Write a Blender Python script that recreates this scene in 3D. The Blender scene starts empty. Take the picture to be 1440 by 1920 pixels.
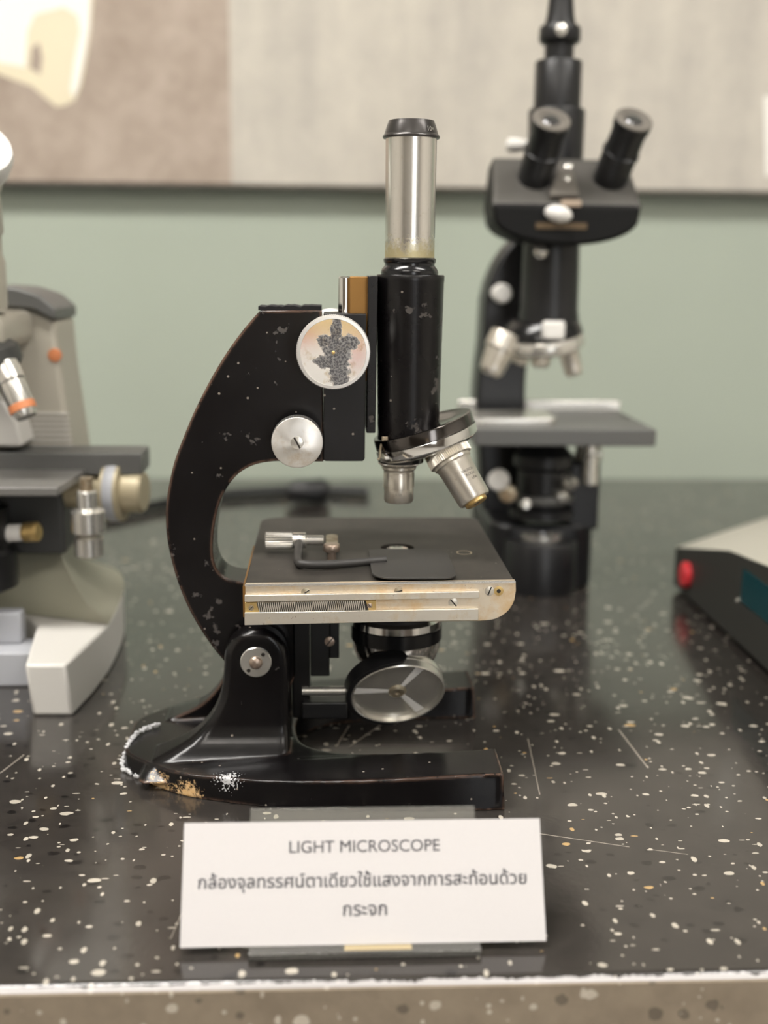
import bpy, bmesh, math, random
from mathutils import Vector, Matrix, Euler
from mathutils.geometry import tessellate_polygon
random.seed(7)
PI = math.pi
SC = bpy.context.scene
COL = SC.collection

# ------------------------------------------------------------------ camera, world, exposure, lamps
CAM_H = .26
PITCH, YAW, ROLL = math.atan(462/2200), math.radians(-2.95), math.radians(.6)
cam_d = bpy.data.cameras.new('camera')
cam_d.sensor_fit = 'VERTICAL'; cam_d.sensor_height = 36; cam_d.sensor_width = 27
cam_d.lens = 2200/1920*36
cam_d.clip_start = .02
cam_d.dof.use_dof = True; cam_d.dof.focus_distance = .556; cam_d.dof.aperture_fstop = 4.8
cam = bpy.data.objects.new('camera', cam_d); COL.objects.link(cam)
CAM_M = Matrix.Rotation(YAW, 3, 'Z') @ Matrix.Rotation(PI/2-PITCH, 3, 'X') @ Matrix.Rotation(ROLL, 3, 'Z')
cam.matrix_world = Matrix.Translation((0, 0, CAM_H)) @ CAM_M.to_4x4()
SC.camera = cam

world = bpy.data.worlds.new('world'); SC.world = world
world.use_nodes = True
world.node_tree.nodes['Background'].inputs[0].default_value = (1, .97, .93, 1)
world.node_tree.nodes['Background'].inputs[1].default_value = .25
vs = SC.view_settings
vs.view_transform = 'Standard'; vs.look = 'None'; vs.gamma = 1; vs.exposure = 0.0
vs.use_curve_mapping = False
LAMP_POWER = 38.0          # front left panel
SIDE_POWER = 22.0          # front right panel
REAR_POWER = 20.0          # radiance of the ceiling panels

PANELS = [(-.75, .25), (1.15, .0), (-.75, -1.5), (1.15, -1.5)]

# measuring helpers: where a line of sight meets a vertical plane y=Y or a level plane z=Z
def _ray(px, py): return CAM_M @ Vector(((px-720)/2200, -(py-960)/2200, -1))
def atY(px, py, Y):
    d = _ray(px, py); p = Vector((0, 0, CAM_H)) + d*(Y/d.y); p.y = Y; return p
def atZ(px, py, Z):
    d = _ray(px, py); p = Vector((0, 0, CAM_H)) + d*((Z-CAM_H)/d.z); p.z = Z; return p
def XZ(pts, Y): return [(atY(x, y, Y).x, atY(x, y, Y).z) for x, y in pts]

# ------------------------------------------------------------------ node helpers
class NT:
    def __init__(s, name):
        s.m = bpy.data.materials.new(name); s.m.use_nodes = True
        s.t = s.m.node_tree; s.n = s.t.nodes; s.n.clear()
        s.out = s.n.new('ShaderNodeOutputMaterial')
        s.b = s.n.new('ShaderNodeBsdfPrincipled'); s.link(s.b.outputs[0], s.out.inputs[0])
    def link(s, a, b): s.t.links.new(a, b)
    def put(s, sock, v):
        if hasattr(v, 'is_output'): s.link(v, sock)
        elif isinstance(v, (tuple, list)) and len(v) == 3 and sock.type == 'RGBA': sock.default_value = (*v, 1)
        else: sock.default_value = v
    def set(s, **k):
        names = dict(color='Base Color', rough='Roughness', metal='Metallic', spec='Specular IOR Level', coat='Coat Weight',
                     coatr='Coat Roughness', normal='Normal', ior='IOR', trans='Transmission Weight', emit='Emission Color', power='Emission Strength', aniso='Anisotropic')
        for a, v in k.items(): s.put(s.b.inputs[names[a]], v)
        return s.m
    def coords(s, scale=(1, 1, 1), rot=(0, 0, 0), loc=(0, 0, 0), world=False):
        if world: o = s.n.new('ShaderNodeNewGeometry').outputs['Position']
        else: o = s.n.new('ShaderNodeTexCoord').outputs['Object']
        mp = s.n.new('ShaderNodeMapping'); s.link(o, mp.inputs[0])
        mp.inputs['Scale'].default_value = scale; mp.inputs['Rotation'].default_value = rot; mp.inputs['Location'].default_value = loc
        return mp.outputs[0]
    def noise(s, vec, scale, detail=4, rough=.55, color=False):
        n = s.n.new('ShaderNodeTexNoise'); s.link(vec, n.inputs['Vector'])
        n.inputs['Scale'].default_value = scale; n.inputs['Detail'].default_value = detail; n.inputs['Roughness'].default_value = rough
        return n.outputs['Color' if color else 'Fac']
    def voro(s, vec, scale, feature='F1', rnd=1):
        n = s.n.new('ShaderNodeTexVoronoi'); n.feature = feature; s.link(vec, n.inputs['Vector'])
        n.inputs['Scale'].default_value = scale; n.inputs['Randomness'].default_value = rnd
        return n.outputs
    def ramp(s, f, stops):
        n = s.n.new('ShaderNodeValToRGB'); s.link(f, n.inputs[0]); e = n.color_ramp.elements
        while len(e) < len(stops): e.new(.5)
        for q, (p, c) in zip(e, stops):
            q.position = p; q.color = (*c, 1) if isinstance(c, (tuple, list)) else (c, c, c, 1)
        return n.outputs[0]
    def math(s, op, a, b=None, c=None, clamp=False):
        n = s.n.new('ShaderNodeMath'); n.operation = op; n.use_clamp = clamp
        for i, v in enumerate((a, b, c)):
            if v is not None: s.put(n.inputs[i], v)
        return n.outputs[0]
    def vmath(s, op, a, b=None):
        n = s.n.new('ShaderNodeVectorMath'); n.operation = op
        for i, v in enumerate((a, b)):
            if v is not None: s.put(n.inputs[i], v)
        return n.outputs['Value' if op in ('DISTANCE', 'LENGTH', 'DOT_PRODUCT') else 'Vector']
    def mix(s, f, a, b):
        n = s.n.new('ShaderNodeMix'); n.data_type = 'RGBA'
        s.put(n.inputs['Factor'], f); s.put(n.inputs['A'], a); s.put(n.inputs['B'], b) if False else None
        s.put(n.inputs[0], f); s.put(n.inputs[6], a); s.put(n.inputs[7], b)
        return n.outputs[2]
    def sep(s, vec):
        n = s.n.new('ShaderNodeSeparateXYZ'); s.link(vec, n.inputs[0]); return n.outputs
    def bump(s, h, strength=.2, dist=.001, normal=None):
        n = s.n.new('ShaderNodeBump'); s.link(h, n.inputs['Height'])
        n.inputs['Strength'].default_value = strength; n.inputs['Distance'].default_value = dist
        if normal is not None: s.link(normal, n.inputs['Normal'])
        return n.outputs[0]
    def edge(s, radius=.001, lo=.90, hi=.985):
        """1 along worn convex edges"""
        bv = s.n.new('ShaderNodeBevel'); bv.samples = 4; bv.inputs['Radius'].default_value = radius
        g = s.n.new('ShaderNodeNewGeometry')
        d = s.vmath('DOT_PRODUCT', bv.outputs[0], g.outputs['Normal'])
        n = s.n.new('ShaderNodeMapRange'); s.link(d, n.inputs[0])
        n.inputs[1].default_value = lo; n.inputs[2].default_value = hi; n.inputs[3].default_value = 1; n.inputs[4].default_value = 0
        return n.outputs[0]

def plain(name, color, rough=.5, metal=0, **k):
    m = NT(name); return m.set(color=color, rough=rough, metal=metal, **k)

def enamel(name, wear=True, gloss=.15, chips=.605, base=(.0045, .0038, .0042), heel=False):
    m = NT(name); v = m.coords(world=True)
    n1 = m.noise(v, 95, 6, .62); n2 = m.noise(v, 22, 3)
    f = m.math('ADD', m.math('MULTIPLY', n1, .7), m.math('MULTIPLY', n2, .3))
    chip = m.ramp(f, [(chips-.05, 0), (chips, 0), (chips+.012, 1)])
    sp = m.voro(v, 210)
    dot = m.math('MULTIPLY', m.math('LESS_THAN', sp['Distance'], .13), m.math('GREATER_THAN', m.sep(sp['Color'])[0], .86))
    scuff = m.ramp(m.noise(v, 40, 5, .7), [(.5, 0), (.8, .35)])
    col = m.mix(scuff, base, (.013, .011, .011))
    col = m.mix(m.math('MULTIPLY', chip, .75), col, (.10, .088, .08))
    col = m.mix(m.math('MULTIPLY', dot, .8), col, (.30, .26, .22))
    if wear:
        e = m.math('MULTIPLY', m.edge(.0022, .86, .985), m.ramp(m.noise(v, 150, 4, .7), [(.36, 0), (.5, 1)]))
        e = m.math('MULTIPLY', e, m.ramp(m.noise(v, 16, 2), [(.32, 0), (.48, 1)]))
        col = m.mix(m.math('MULTIPLY', e, .9), col, (.33, .19, .13))
    if heel:
        s = m.sep(v)
        d1 = m.vmath('DISTANCE', v, (-.082, .558, .0)); d2 = m.vmath('DISTANCE', v, (-.068, .548, .001))
        rust = m.math('MAXIMUM', m.math('SUBTRACT', 1, m.math('DIVIDE', d1, .017)), m.math('SUBTRACT', 1, m.math('DIVIDE', d2, .015)))
        rust = m.ramp(m.math('ADD', m.math('MULTIPLY', rust, .55), m.math('MULTIPLY', m.math('SUBTRACT', m.noise(v, 420, 7, .8), .30), 1.2)), [(.54, 0), (.63, 1)])
        rust = m.math('MULTIPLY', rust, m.math('LESS_THAN', s[2], .0095))
        col = m.mix(rust, col, m.mix(m.noise(v, 500, 2), (.62, .33, .10), (.72, .55, .33)))
        d3 = m.vmath('DISTANCE', v, (-.048, .5415, .012))
        wh = m.ramp(m.math('ADD', m.math('SUBTRACT', 1, m.math('DIVIDE', d3, .009)), m.math('MULTIPLY', m.math('SUBTRACT', m.noise(v, 900, 2, .5), .67), 3)), [(.1, 0), (.2, 1)])
        col = m.mix(wh, col, (.55, .55, .56))
    r = m.math('ADD', gloss, m.math('MULTIPLY', m.noise(v, 60, 4), .16))
    r = m.math('ADD', r, m.math('MULTIPLY', chip, .3))
    nm = m.bump(m.math('SUBTRACT', m.math('MULTIPLY', m.noise(v, 260, 2), .15), chip), .25, .0003)
    return m.set(color=col, rough=r, normal=nm, spec=.4)

def nickel(name, base=(.76, .71, .63), rough=.34, rust=.6, dirt=(.42, .30, .14), metal=.82, spots=True, scale=1):
    m = NT(name); v = m.coords(world=True)
    a = m.noise(v, 150*scale, 6, .7); b = m.noise(v, 38*scale, 4, .6)
    f = m.ramp(m.math('ADD', m.math('MULTIPLY', a, .45), m.math('MULTIPLY', b, .55)), [(rust-.08, 0), (rust+.08, 1)])
    col = m.mix(m.math('MULTIPLY', f, .8), base, dirt)
    if spots:
        q = m.ramp(m.noise(v, 420*scale, 5, .75), [(.655, 0), (.69, 1)])
        col = m.mix(m.math('MULTIPLY', q, .75), col, (.20, .10, .05))
    return m.set(color=col, metal=m.math('SUBTRACT', metal, m.math('MULTIPLY', f, .3)), rough=m.math('ADD', rough, m.math('MULTIPLY', f, .15)),
                 normal=m.bump(a, .05, .0003))

# ------------------------------------------------------------------ materials
M = {}
M['enamel'] = enamel('black_enamel')
M['enamel_base'] = enamel('black_enamel_cast', heel=True, gloss=.16, chips=.66)
M['enamel_tube'] = enamel('black_enamel_tube', wear=False, gloss=.2, chips=.60)
M['enamel_plain'] = enamel('black_enamel_plain', wear=False, gloss=.3, chips=.7)
def _stage():
    m = NT('stage_black'); v = m.coords(world=True)
    col = m.mix(m.ramp(m.noise(v, 55, 5, .65), [(.35, 0), (.75, 1)]), (.022, .019, .016), (.042, .037, .031))
    d = m.voro(v, 260)
    dust = m.math('MULTIPLY', m.math('LESS_THAN', d['Distance'], .09), m.math('GREATER_THAN', m.sep(d['Color'])[1], .92))
    col = m.mix(dust, col, (.35, .33, .29))
    p = m.sep(v)
    e = m.math('POWER', m.math('ADD', m.math('POWER', m.math('SUBTRACT', p[0], .0735), 2), m.math('POWER', m.math('MULTIPLY', m.math('SUBTRACT', p[1], .5997), .95), 2)), .5)
    e = m.math('ADD', e, m.math('MULTIPLY', m.math('SUBTRACT', m.noise(v, 300, 2), .5), .0006))
    ring = m.math('MULTIPLY', m.math('LESS_THAN', m.math('ABSOLUTE', m.math('SUBTRACT', e, .0038)), .00028), m.math('GREATER_THAN', p[2], .111))
    col = m.mix(ring, col, (.50, .42, .28))
    return m.set(color=col, rough=.5, spec=.45, normal=m.bump(m.noise(v, 900, 2), .12, .0002))
M['stage'] = _stage()
M['clip_black'] = plain('clip_black', (.030, .028, .026), .5)
M['nickel'] = nickel('worn_nickel', base=(.74, .69, .60), rust=.555, dirt=(.55, .40, .20))
M['nickel_end'] = nickel('worn_nickel_end', base=(.80, .70, .56), rust=.52, dirt=(.66, .45, .22))
M['nickel_clean'] = nickel('nickel_clean', base=(.74, .72, .67), rust=.72, rough=.27)
M['objective'] = nickel('objective_nickel', base=(.68, .64, .57), rust=.62, dirt=(.40, .33, .22), rough=.28)
M['objective_dark'] = nickel('objective_tarnished', base=(.42, .33, .20), rust=.5, dirt=(.20, .12, .05), rough=.33)
M['chrome'] = plain('chrome', (.80, .79, .77), .10, 1)
M['chrome_dark_reflection'] = plain('chrome_dark_reflection', (.13, .12, .115), .13, 1)  # chrome darkened in colour for the black tube it reflects
M['worn_cap'] = plain('worn_black_metal', (.06, .055, .052), .28, .5)
M['brass'] = nickel('brass', base=(.72, .52, .22), rust=.55, dirt=(.35, .2, .06))
M['bronze'] = plain('bronze', (.34, .18, .055), .42, .8)
M['screw'] = nickel('screw_steel', base=(.50, .45, .34), rust=.5, dirt=(.22, .13, .06))
M['copper_screw'] = plain('copper_screw', (.50, .40, .33), .35, .9)
M['slot'] = plain('slot_dark', (.02, .016, .012), .7)
M['ink'] = plain('ink', (.16, .16, .18), .7)
M['engraving'] = plain('engraving', (.03, .028, .025), .6)
M['felt'] = plain('felt_black', (.008, .008, .009), .95)
def _tube():
    m = NT('satin_tube'); v = m.coords(world=True); z = m.sep(v)[2]
    g = m.math('ADD', m.math('MULTIPLY', m.math('SUBTRACT', .278, z), 42), m.math('MULTIPLY', m.noise(v, 420, 4, .7), .9))
    grit = m.ramp(g, [(.62, 0), (.95, 1)])
    streak = m.noise(m.coords((1, 1, .04), world=True), 420, 3)
    col = m.mix(m.math('MULTIPLY', m.ramp(m.noise(v, 520, 3, .7), [(.62, 0), (.7, 1)]), .35), m.mix(streak, (.70, .67, .62), (.82, .80, .76)), (.34, .28, .20))
    col = m.mix(m.math('MULTIPLY', grit, .8), col, (.60, .52, .26))
    return m.set(color=col, metal=.95, rough=m.math('ADD', .20, m.math('MULTIPLY', grit, .3)), aniso=.4)
M['tube'] = _tube()
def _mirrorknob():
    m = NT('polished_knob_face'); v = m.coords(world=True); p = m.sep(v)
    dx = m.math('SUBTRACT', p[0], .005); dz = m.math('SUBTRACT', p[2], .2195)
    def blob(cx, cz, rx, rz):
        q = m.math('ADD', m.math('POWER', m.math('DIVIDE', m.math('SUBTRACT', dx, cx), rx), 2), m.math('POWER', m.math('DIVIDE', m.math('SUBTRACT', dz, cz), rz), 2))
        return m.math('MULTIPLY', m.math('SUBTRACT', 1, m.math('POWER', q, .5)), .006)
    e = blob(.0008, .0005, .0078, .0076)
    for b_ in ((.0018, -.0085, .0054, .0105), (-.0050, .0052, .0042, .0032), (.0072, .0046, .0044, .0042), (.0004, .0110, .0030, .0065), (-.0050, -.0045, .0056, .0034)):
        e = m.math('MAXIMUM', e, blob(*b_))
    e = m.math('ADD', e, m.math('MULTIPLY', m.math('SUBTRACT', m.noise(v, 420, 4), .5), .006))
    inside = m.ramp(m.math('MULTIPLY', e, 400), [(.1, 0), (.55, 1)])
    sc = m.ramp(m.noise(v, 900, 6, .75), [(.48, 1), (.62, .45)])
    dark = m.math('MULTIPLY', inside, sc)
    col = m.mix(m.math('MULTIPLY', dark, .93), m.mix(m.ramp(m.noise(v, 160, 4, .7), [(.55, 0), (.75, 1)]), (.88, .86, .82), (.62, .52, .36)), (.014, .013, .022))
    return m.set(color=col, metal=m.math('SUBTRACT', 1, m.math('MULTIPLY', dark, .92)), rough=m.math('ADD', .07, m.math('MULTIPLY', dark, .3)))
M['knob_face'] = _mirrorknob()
M['knob_rim'] = plain('knob_rim', (.82, .80, .78), .42, .75)
def _turned():
    m = NT('turned_steel'); v = m.coords(world=True)
    tg = m.n.new('ShaderNodeTangent'); tg.direction_type = 'RADIAL'; tg.axis = 'Y'; m.link(tg.outputs[0], m.b.inputs['Tangent'])
    return m.set(color=m.mix(m.ramp(m.noise(v, 130, 5, .7), [(.5, 0), (.75, 1)]), (.80, .78, .75), (.60, .52, .42)), rough=.36, metal=.88, aniso=.85)
M['knob_steel'] = _turned()
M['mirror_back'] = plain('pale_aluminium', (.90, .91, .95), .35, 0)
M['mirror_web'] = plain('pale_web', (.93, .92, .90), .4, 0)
def _terr(name, base, dark, rough, chipcol=(.62, .57, .49), bumpy=.06, edge=False, scratches=True, coat=.45):
    m = NT(name); v0 = m.coords(world=True)
    def warped(sc, rot, amp):
        v = m.coords(sc, rot, world=True)
        w = m.vmath('SUBTRACT', m.noise(v0, 170, 3, .6, color=True), (.5, .5, .5))
        k = m.n.new('ShaderNodeVectorMath'); k.operation = 'SCALE'; m.link(w, k.inputs[0]); k.inputs['Scale'].default_value = amp
        return m.vmath('ADD', v, k.outputs[0])
    def chips(vec, scale, pick, r0, r1):
        q = m.voro(vec, scale); c = m.sep(q['Color'])
        rad = m.math('ADD', r0, m.math('MULTIPLY', c[1], r1-r0))
        return m.math('MULTIPLY', m.math('LESS_THAN', q['Distance'], rad), m.math('GREATER_THAN', c[0], pick)), q['Color']
    col = m.mix(m.ramp(m.noise(v0, 60, 6, .65), [(.3, 0), (.7, 1)]), base, dark)
    d, _ = chips(warped((1, 1.3, 1), (0, 0, .8), .004), 120, .68, .12, .34)
    col = m.mix(m.math('MULTIPLY', d, .85 if scratches else .45), col, (.006, .005, .005))
    allc = None
    for sc, rot, amp, scale, pick, r0, r1 in (((1, 1.5, 1), (0, 0, .35), .0030, 88, .66, .11, .28), ((1.8, 1, 1), (0, 0, -.5), .0025, 112, .74, .10, .28),
                                              ((1, 1.2, 1), (0, 0, .9), .002, 260, .88, .10, .28), ((1, 3.4, 1), (0, 0, .55), .003, 80, .80, .07, .16)):
        f, cc = chips(warped(sc, rot, amp), scale, pick, r0, r1)
        tint = m.mix(m.sep(cc)[2], chipcol, tuple(x*1.18 for x in chipcol))
        tint = m.mix(m.math('GREATER_THAN', m.sep(cc)[2], .975), tint, (.50, .33, .14))
        col = m.mix(m.math('MULTIPLY', f, .88 if scratches else .55), col, tint); allc = f if allc is None else m.math('MAXIMUM', allc, f)
    if scratches:
        s = None
        for a, b, wd in ((atZ(1005, 1562, 0), atZ(1180, 1588, 0), .0007), (atZ(1215, 1592, 0), atZ(1290, 1602, 0), .0005), (atZ(1160, 1368, 0), atZ(1215, 1440, 0), .0011),
                         (atZ(990, 1385, 0), atZ(1012, 1490, 0), .0006), (atZ(320, 1760, 0), atZ(350, 1690, 0), .0004), (atZ(630, 1400, 0), atZ(655, 1360, 0), .0010), (atZ(655, 1400, 0), atZ(720, 1355, 0), .0009),
                         (atZ(0, 1450, 0), atZ(45, 1415, 0), .0009)):
            L = (b-a).length; ang = math.atan2(b.y-a.y, b.x-a.x)
            mp = m.n.new('ShaderNodeMapping'); mp.vector_type = 'TEXTURE'; m.link(v0, mp.inputs[0])
            mp.inputs['Location'].default_value = a; mp.inputs['Rotation'].default_value = (0, 0, ang)
            x, y, z = m.sep(mp.outputs[0])[0:3]
            f = m.math('MULTIPLY', m.math('MULTIPLY', m.math('GREATER_THAN', x, 0), m.math('LESS_THAN', x, L)), m.math('LESS_THAN', m.math('ABSOLUTE', y), m.math('MULTIPLY', m.noise(v0, 700, 3), wd)))
            s = f if s is None else m.math('MAXIMUM', s, f)
        col = m.mix(m.math('MULTIPLY', s, .55), col, (.45, .40, .34))
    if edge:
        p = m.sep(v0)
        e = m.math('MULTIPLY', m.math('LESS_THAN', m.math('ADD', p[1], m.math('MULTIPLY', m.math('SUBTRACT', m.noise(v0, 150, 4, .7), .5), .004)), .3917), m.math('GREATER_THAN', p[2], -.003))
        col = m.mix(m.math('MULTIPLY', e, .8), col, (.60, .58, .58))  # worn pale lip, with the edge highlight painted into the colour
    h = m.math('ADD', m.math('MULTIPLY', m.noise(v0, 420, 3, .6), 1), m.math('MULTIPLY', m.noise(v0, 120, 3), 1.5))
    rr = m.math('ADD', rough, m.math('MULTIPLY', m.ramp(m.noise(v0, 18, 4), [(.4, 0), (.7, 1)]), .10))
    return m.set(color=col, rough=rr, normal=m.bump(h, bumpy, .0006), spec=.5, coat=coat, coatr=.09)
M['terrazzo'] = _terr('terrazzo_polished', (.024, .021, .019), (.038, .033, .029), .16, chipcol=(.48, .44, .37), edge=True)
M['terrazzo_raw'] = _terr('terrazzo_unpolished', (.20, .16, .115), (.27, .22, .16), .6, scratches=False, bumpy=.2, coat=0)
def _acrylic():
    m = NT('clear_acrylic'); m.n.remove(m.b)
    tr = m.n.new('ShaderNodeBsdfTransparent'); tr.inputs[0].default_value = (.86, .86, .82, 1)
    gl = m.n.new('ShaderNodeBsdfGlossy'); gl.inputs['Roughness'].default_value = .06
    df = m.n.new('ShaderNodeBsdfDiffuse'); df.inputs[0].default_value = (.75, .73, .68, 1)
    fr = m.n.new('ShaderNodeFresnel'); fr.inputs[0].default_value = 1.49
    a = m.n.new('ShaderNodeMixShader'); b = m.n.new('ShaderNodeMixShader')
    a.inputs[0].default_value = .12; m.link(tr.outputs[0], a.inputs[1]); m.link(df.outputs[0], a.inputs[2])
    m.link(fr.outputs[0], b.inputs[0]); m.link(a.outputs[0], b.inputs[1]); m.link(gl.outputs[0], b.inputs[2])
    m.link(b.outputs[0], m.out.inputs[0]); return m.m
M['acrylic'] = _acrylic()
def _paper():
    m = NT('card_paper'); v = m.coords(world=True)
    return m.set(color=m.mix(m.noise(v, 900, 2), (.54, .522, .52), (.57, .548, .545)), rough=.45, spec=.3)
M['paper'] = _paper()
M['tape'] = plain('brown_tape', (.42, .34, .20), .5)
def _wall(name, c):
    m = NT(name); v = m.coords(world=True)
    return m.set(color=m.mix(m.noise(v, 5, 3), c, tuple(x*.94 for x in c)), rough=.6, spec=.3, normal=m.bump(m.noise(v, 350, 3), .06, .0004))
M['wall_green'] = _wall('sage_wall', (.44, .49, .41))
M['wall_pale'] = _wall('pale_wall', (.70, .67, .62))
M['wall_dark'] = _wall('dark_wall', (.12, .10, .085))
M['ceiling'] = _wall('white_ceiling', (.84, .83, .80))
M['floor'] = _wall('floor_grey', (.50, .48, .45))
def _mott(name, a, b, s1, s2, vert=False):
    m = NT(name); v = m.coords((1, 1, .12) if vert else (1, 1, 1), world=True); w = m.coords(world=True)
    f = m.math('ADD', m.math('MULTIPLY', m.noise(v, s1, 4, .6), .6), m.math('MULTIPLY', m.noise(w, s2, 5, .65), .4))
    return m.set(color=m.mix(m.ramp(f, [(.35, 0), (.65, 1)]), a, b), rough=.6, spec=.25)
M['canvas_brown'] = _mott('print_brown', (.36, .29, .235), (.50, .42, .35), 14, 60)
M['canvas_beige'] = _mott('print_beige', (.49, .46, .41), (.64, .60, .52), 22, 40, True)
M['canvas_pale'] = plain('print_pale', (.95, .93, .86), .6)
M['canvas_cream'] = plain('print_cream', (.82, .74, .54), .6)
M['canvas_edge'] = plain('canvas_edge', (.10, .085, .07), .7)
M['black_sat'] = plain('black_satin', (.010, .010, .011), .36)
M['black_gloss'] = plain('black_gloss', (.007, .007, .008), .18)
M['grey_face'] = plain('worn_grey_face', (.085, .08, .072), .42)
M['eyecup'] = plain('eyecup_grey', (.16, .145, .125), .5)
M['glass'] = plain('lens_glass', (.25, .25, .26), .05, .9)
M['gold_print'] = plain('faded_gold', (.10, .065, .03), .6)
M['white_plastic'] = plain('white_plastic', (.78, .76, .72), .4)
M['beige'] = plain('beige_enamel', (.44, .41, .34), .42)
M['beige_light'] = plain('pale_enamel', (.66, .64, .60), .4)
M['blue_grey'] = plain('blue_grey_enamel', (.42, .43, .46), .4)
M['aged_brass'] = plain('aged_brass', (.46, .40, .27), .4, .3)
M['slope'] = plain('shaded_beige_enamel', (.30, .29, .22), .45)  # beige darkened to paint in the shade of the stage above
M['black_matte'] = plain('black_matte', (.006, .006, .006), .6, 0, spec=.2)
M['mid_grey'] = plain('mid_grey_enamel', (.105, .105, .10), .42)
M['dark_grey'] = plain('dark_grey_enamel', (.05, .05, .048), .45)
M['stage_grey'] = plain('stage_grey', (.16, .155, .145), .32)
M['orange'] = plain('orange_band', (.62, .22, .09), .5)
M['red'] = plain('red_plastic', (.62, .035, .045), .35)
M['teal'] = plain('teal_window', (.006, .05, .06), .25)
M['instrument_dark'] = plain('instrument_dark', (.035, .034, .030), .5)
M['instrument_top'] = plain('instrument_top', (.42, .40, .34), .5)
M['board_warm'] = plain('board_warm', (.78, .60, .33), .7)
M['board_white'] = plain('board_white', (.88, .88, .90), .7)
M['board_red'] = plain('board_red', (.65, .10, .12), .7)
def _lamp(name, c, p):
    m = NT(name); return m.set(color=(.9, .9, .9), emit=c, power=p)
M['lamp'] = _lamp('lamp_diffuser', (1, .965, .92), LAMP_POWER)
M['lamp_side'] = _lamp('lamp_diffuser_side', (1, .965, .92), SIDE_POWER)
M['added_glow'] = _lamp('added_window_glow', (.92, .96, 1), 3.2)  # glow of the added window behind the viewer
M['wall_mid'] = _wall('mid_wall', (.34, .32, .29))
M['lamp_rear'] = _lamp('lamp_diffuser_rear', (1, .94, .86), REAR_POWER)

# ------------------------------------------------------------------ mesh helpers
WPOS = {}
def thing(name, label, cat, loc, group=None):
    o = bpy.data.objects.new(name, None); COL.objects.link(o); o.empty_display_size = .02
    o.location = loc; WPOS[o.name] = Vector(loc); o['label'] = label; o['category'] = cat
    if group: o['group'] = group
    return o
def obj(name, bm, mats, parent=None, bevel=0, seg=2, angle=35, label=None, smooth=True, recalc=True):
    if recalc: bmesh.ops.recalc_face_normals(bm, faces=bm.faces)
    xs = [v.co for v in bm.verts]
    lo = Vector([min(c[i] for c in xs) for i in range(3)]); hi = Vector([max(c[i] for c in xs) for i in range(3)])
    c = (lo+hi)/2
    for v in bm.verts: v.co -= c
    me = bpy.data.meshes.new(name); bm.to_mesh(me); bm.free()
    for m in (mats if isinstance(mats, (list, tuple)) else [mats]): me.materials.append(M[m] if isinstance(m, str) else m)
    if smooth:
        me.polygons.foreach_set('use_smooth', [True]*len(me.polygons)); me.set_sharp_from_angle(angle=math.radians(angle))
    o = bpy.data.objects.new(name, me); COL.objects.link(o); o.location = c; WPOS[o.name] = c
    if parent:
        o.parent = parent; o.matrix_parent_inverse = Matrix.Translation(-WPOS[parent.name])
    if bevel:
        b = o.modifiers.new('bevel', 'BEVEL'); b.width = bevel; b.segments = seg; b.limit_method = 'ANGLE'; b.angle_limit = math.radians(30); b.harden_normals = False
    if label: o['label'] = label
    return o
def tag(o, label, cat, group=None):
    o['label'] = label; o['category'] = cat
    if group: o['group'] = group
    return o
def struct(o): o['kind'] = 'structure'; return o
def BM(): return bmesh.new()
def box(bm, x0, x1, y0, y1, z0, z1, mi=0):
    v = [bm.verts.new((x, y, z)) for x in (x0, x1) for y in (y0, y1) for z in (z0, z1)]
    fs = [bm.faces.new([v[i] for i in q]) for q in ((0, 1, 3, 2), (4, 6, 7, 5), (0, 4, 5, 1), (2, 3, 7, 6), (0, 2, 6, 4), (1, 5, 7, 3))]
    for f in fs: f.material_index = mi
    return bm
def spline(pts, n=6, closed=False):
    out = []; N = len(pts)
    for i in range(N if closed else N-1):
        g = lambda k: Vector(pts[k % N]) if closed else Vector(pts[max(0, min(N-1, k))])
        a, b, c, d = g(i-1), g(i), g(i+1), g(i+2)
        for k in range(n):
            t = k/n
            out.append(tuple(.5*((2*b)+(c-a)*t+(2*a-5*b+4*c-d)*t*t+(3*b-a-3*c+d)*t**3)))
    if not closed: out.append(tuple(pts[-1]))
    return out
def prism(bm, outline, a, b, axis='Y', holes=(), mi=0):
    """extrude a 2D outline (x,z if axis Y; x,y if axis Z; y,z if axis X) from a to b"""
    def P(p, h): return (p[0], h, p[1]) if axis == 'Y' else (p[0], p[1], h) if axis == 'Z' else (h, p[0], p[1])
    loops = [list(outline)] + [list(h) for h in holes]
    flat = [p for l in loops for p in l]
    tris = tessellate_polygon([[Vector((p[0], p[1], 0)) for p in l] for l in loops])
    va = [bm.verts.new(P(p, a)) for p in flat]; vb = [bm.verts.new(P(p, b)) for p in flat]
    for vs_, fl in ((va, 1), (vb, -1)):
        fs = []
        for t in tris:
            try: fs.append(bm.faces.new([vs_[i] for i in t][::fl]))
            except ValueError: pass
        for f in fs: f.material_index = mi
        if not holes: 
            r = bmesh.ops.dissolve_faces(bm, faces=fs)
            for f in r['region']: f.material_index = mi
    k = 0
    for l in loops:
        n = len(l)
        for i in range(n):
            q = (i+1) % n
            f = bm.faces.new((va[k+i], va[k+q], vb[k+q], vb[k+i])); f.material_index = mi
        k += n
    return bm
def frame_of(axis):
    w = Vector(axis).normalized(); u = Vector((1, 0, 0)) if abs(w.x) < .9 else Vector((0, 1, 0))
    u = (u - w*u.dot(w)).normalized(); return u, w.cross(u), w
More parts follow.
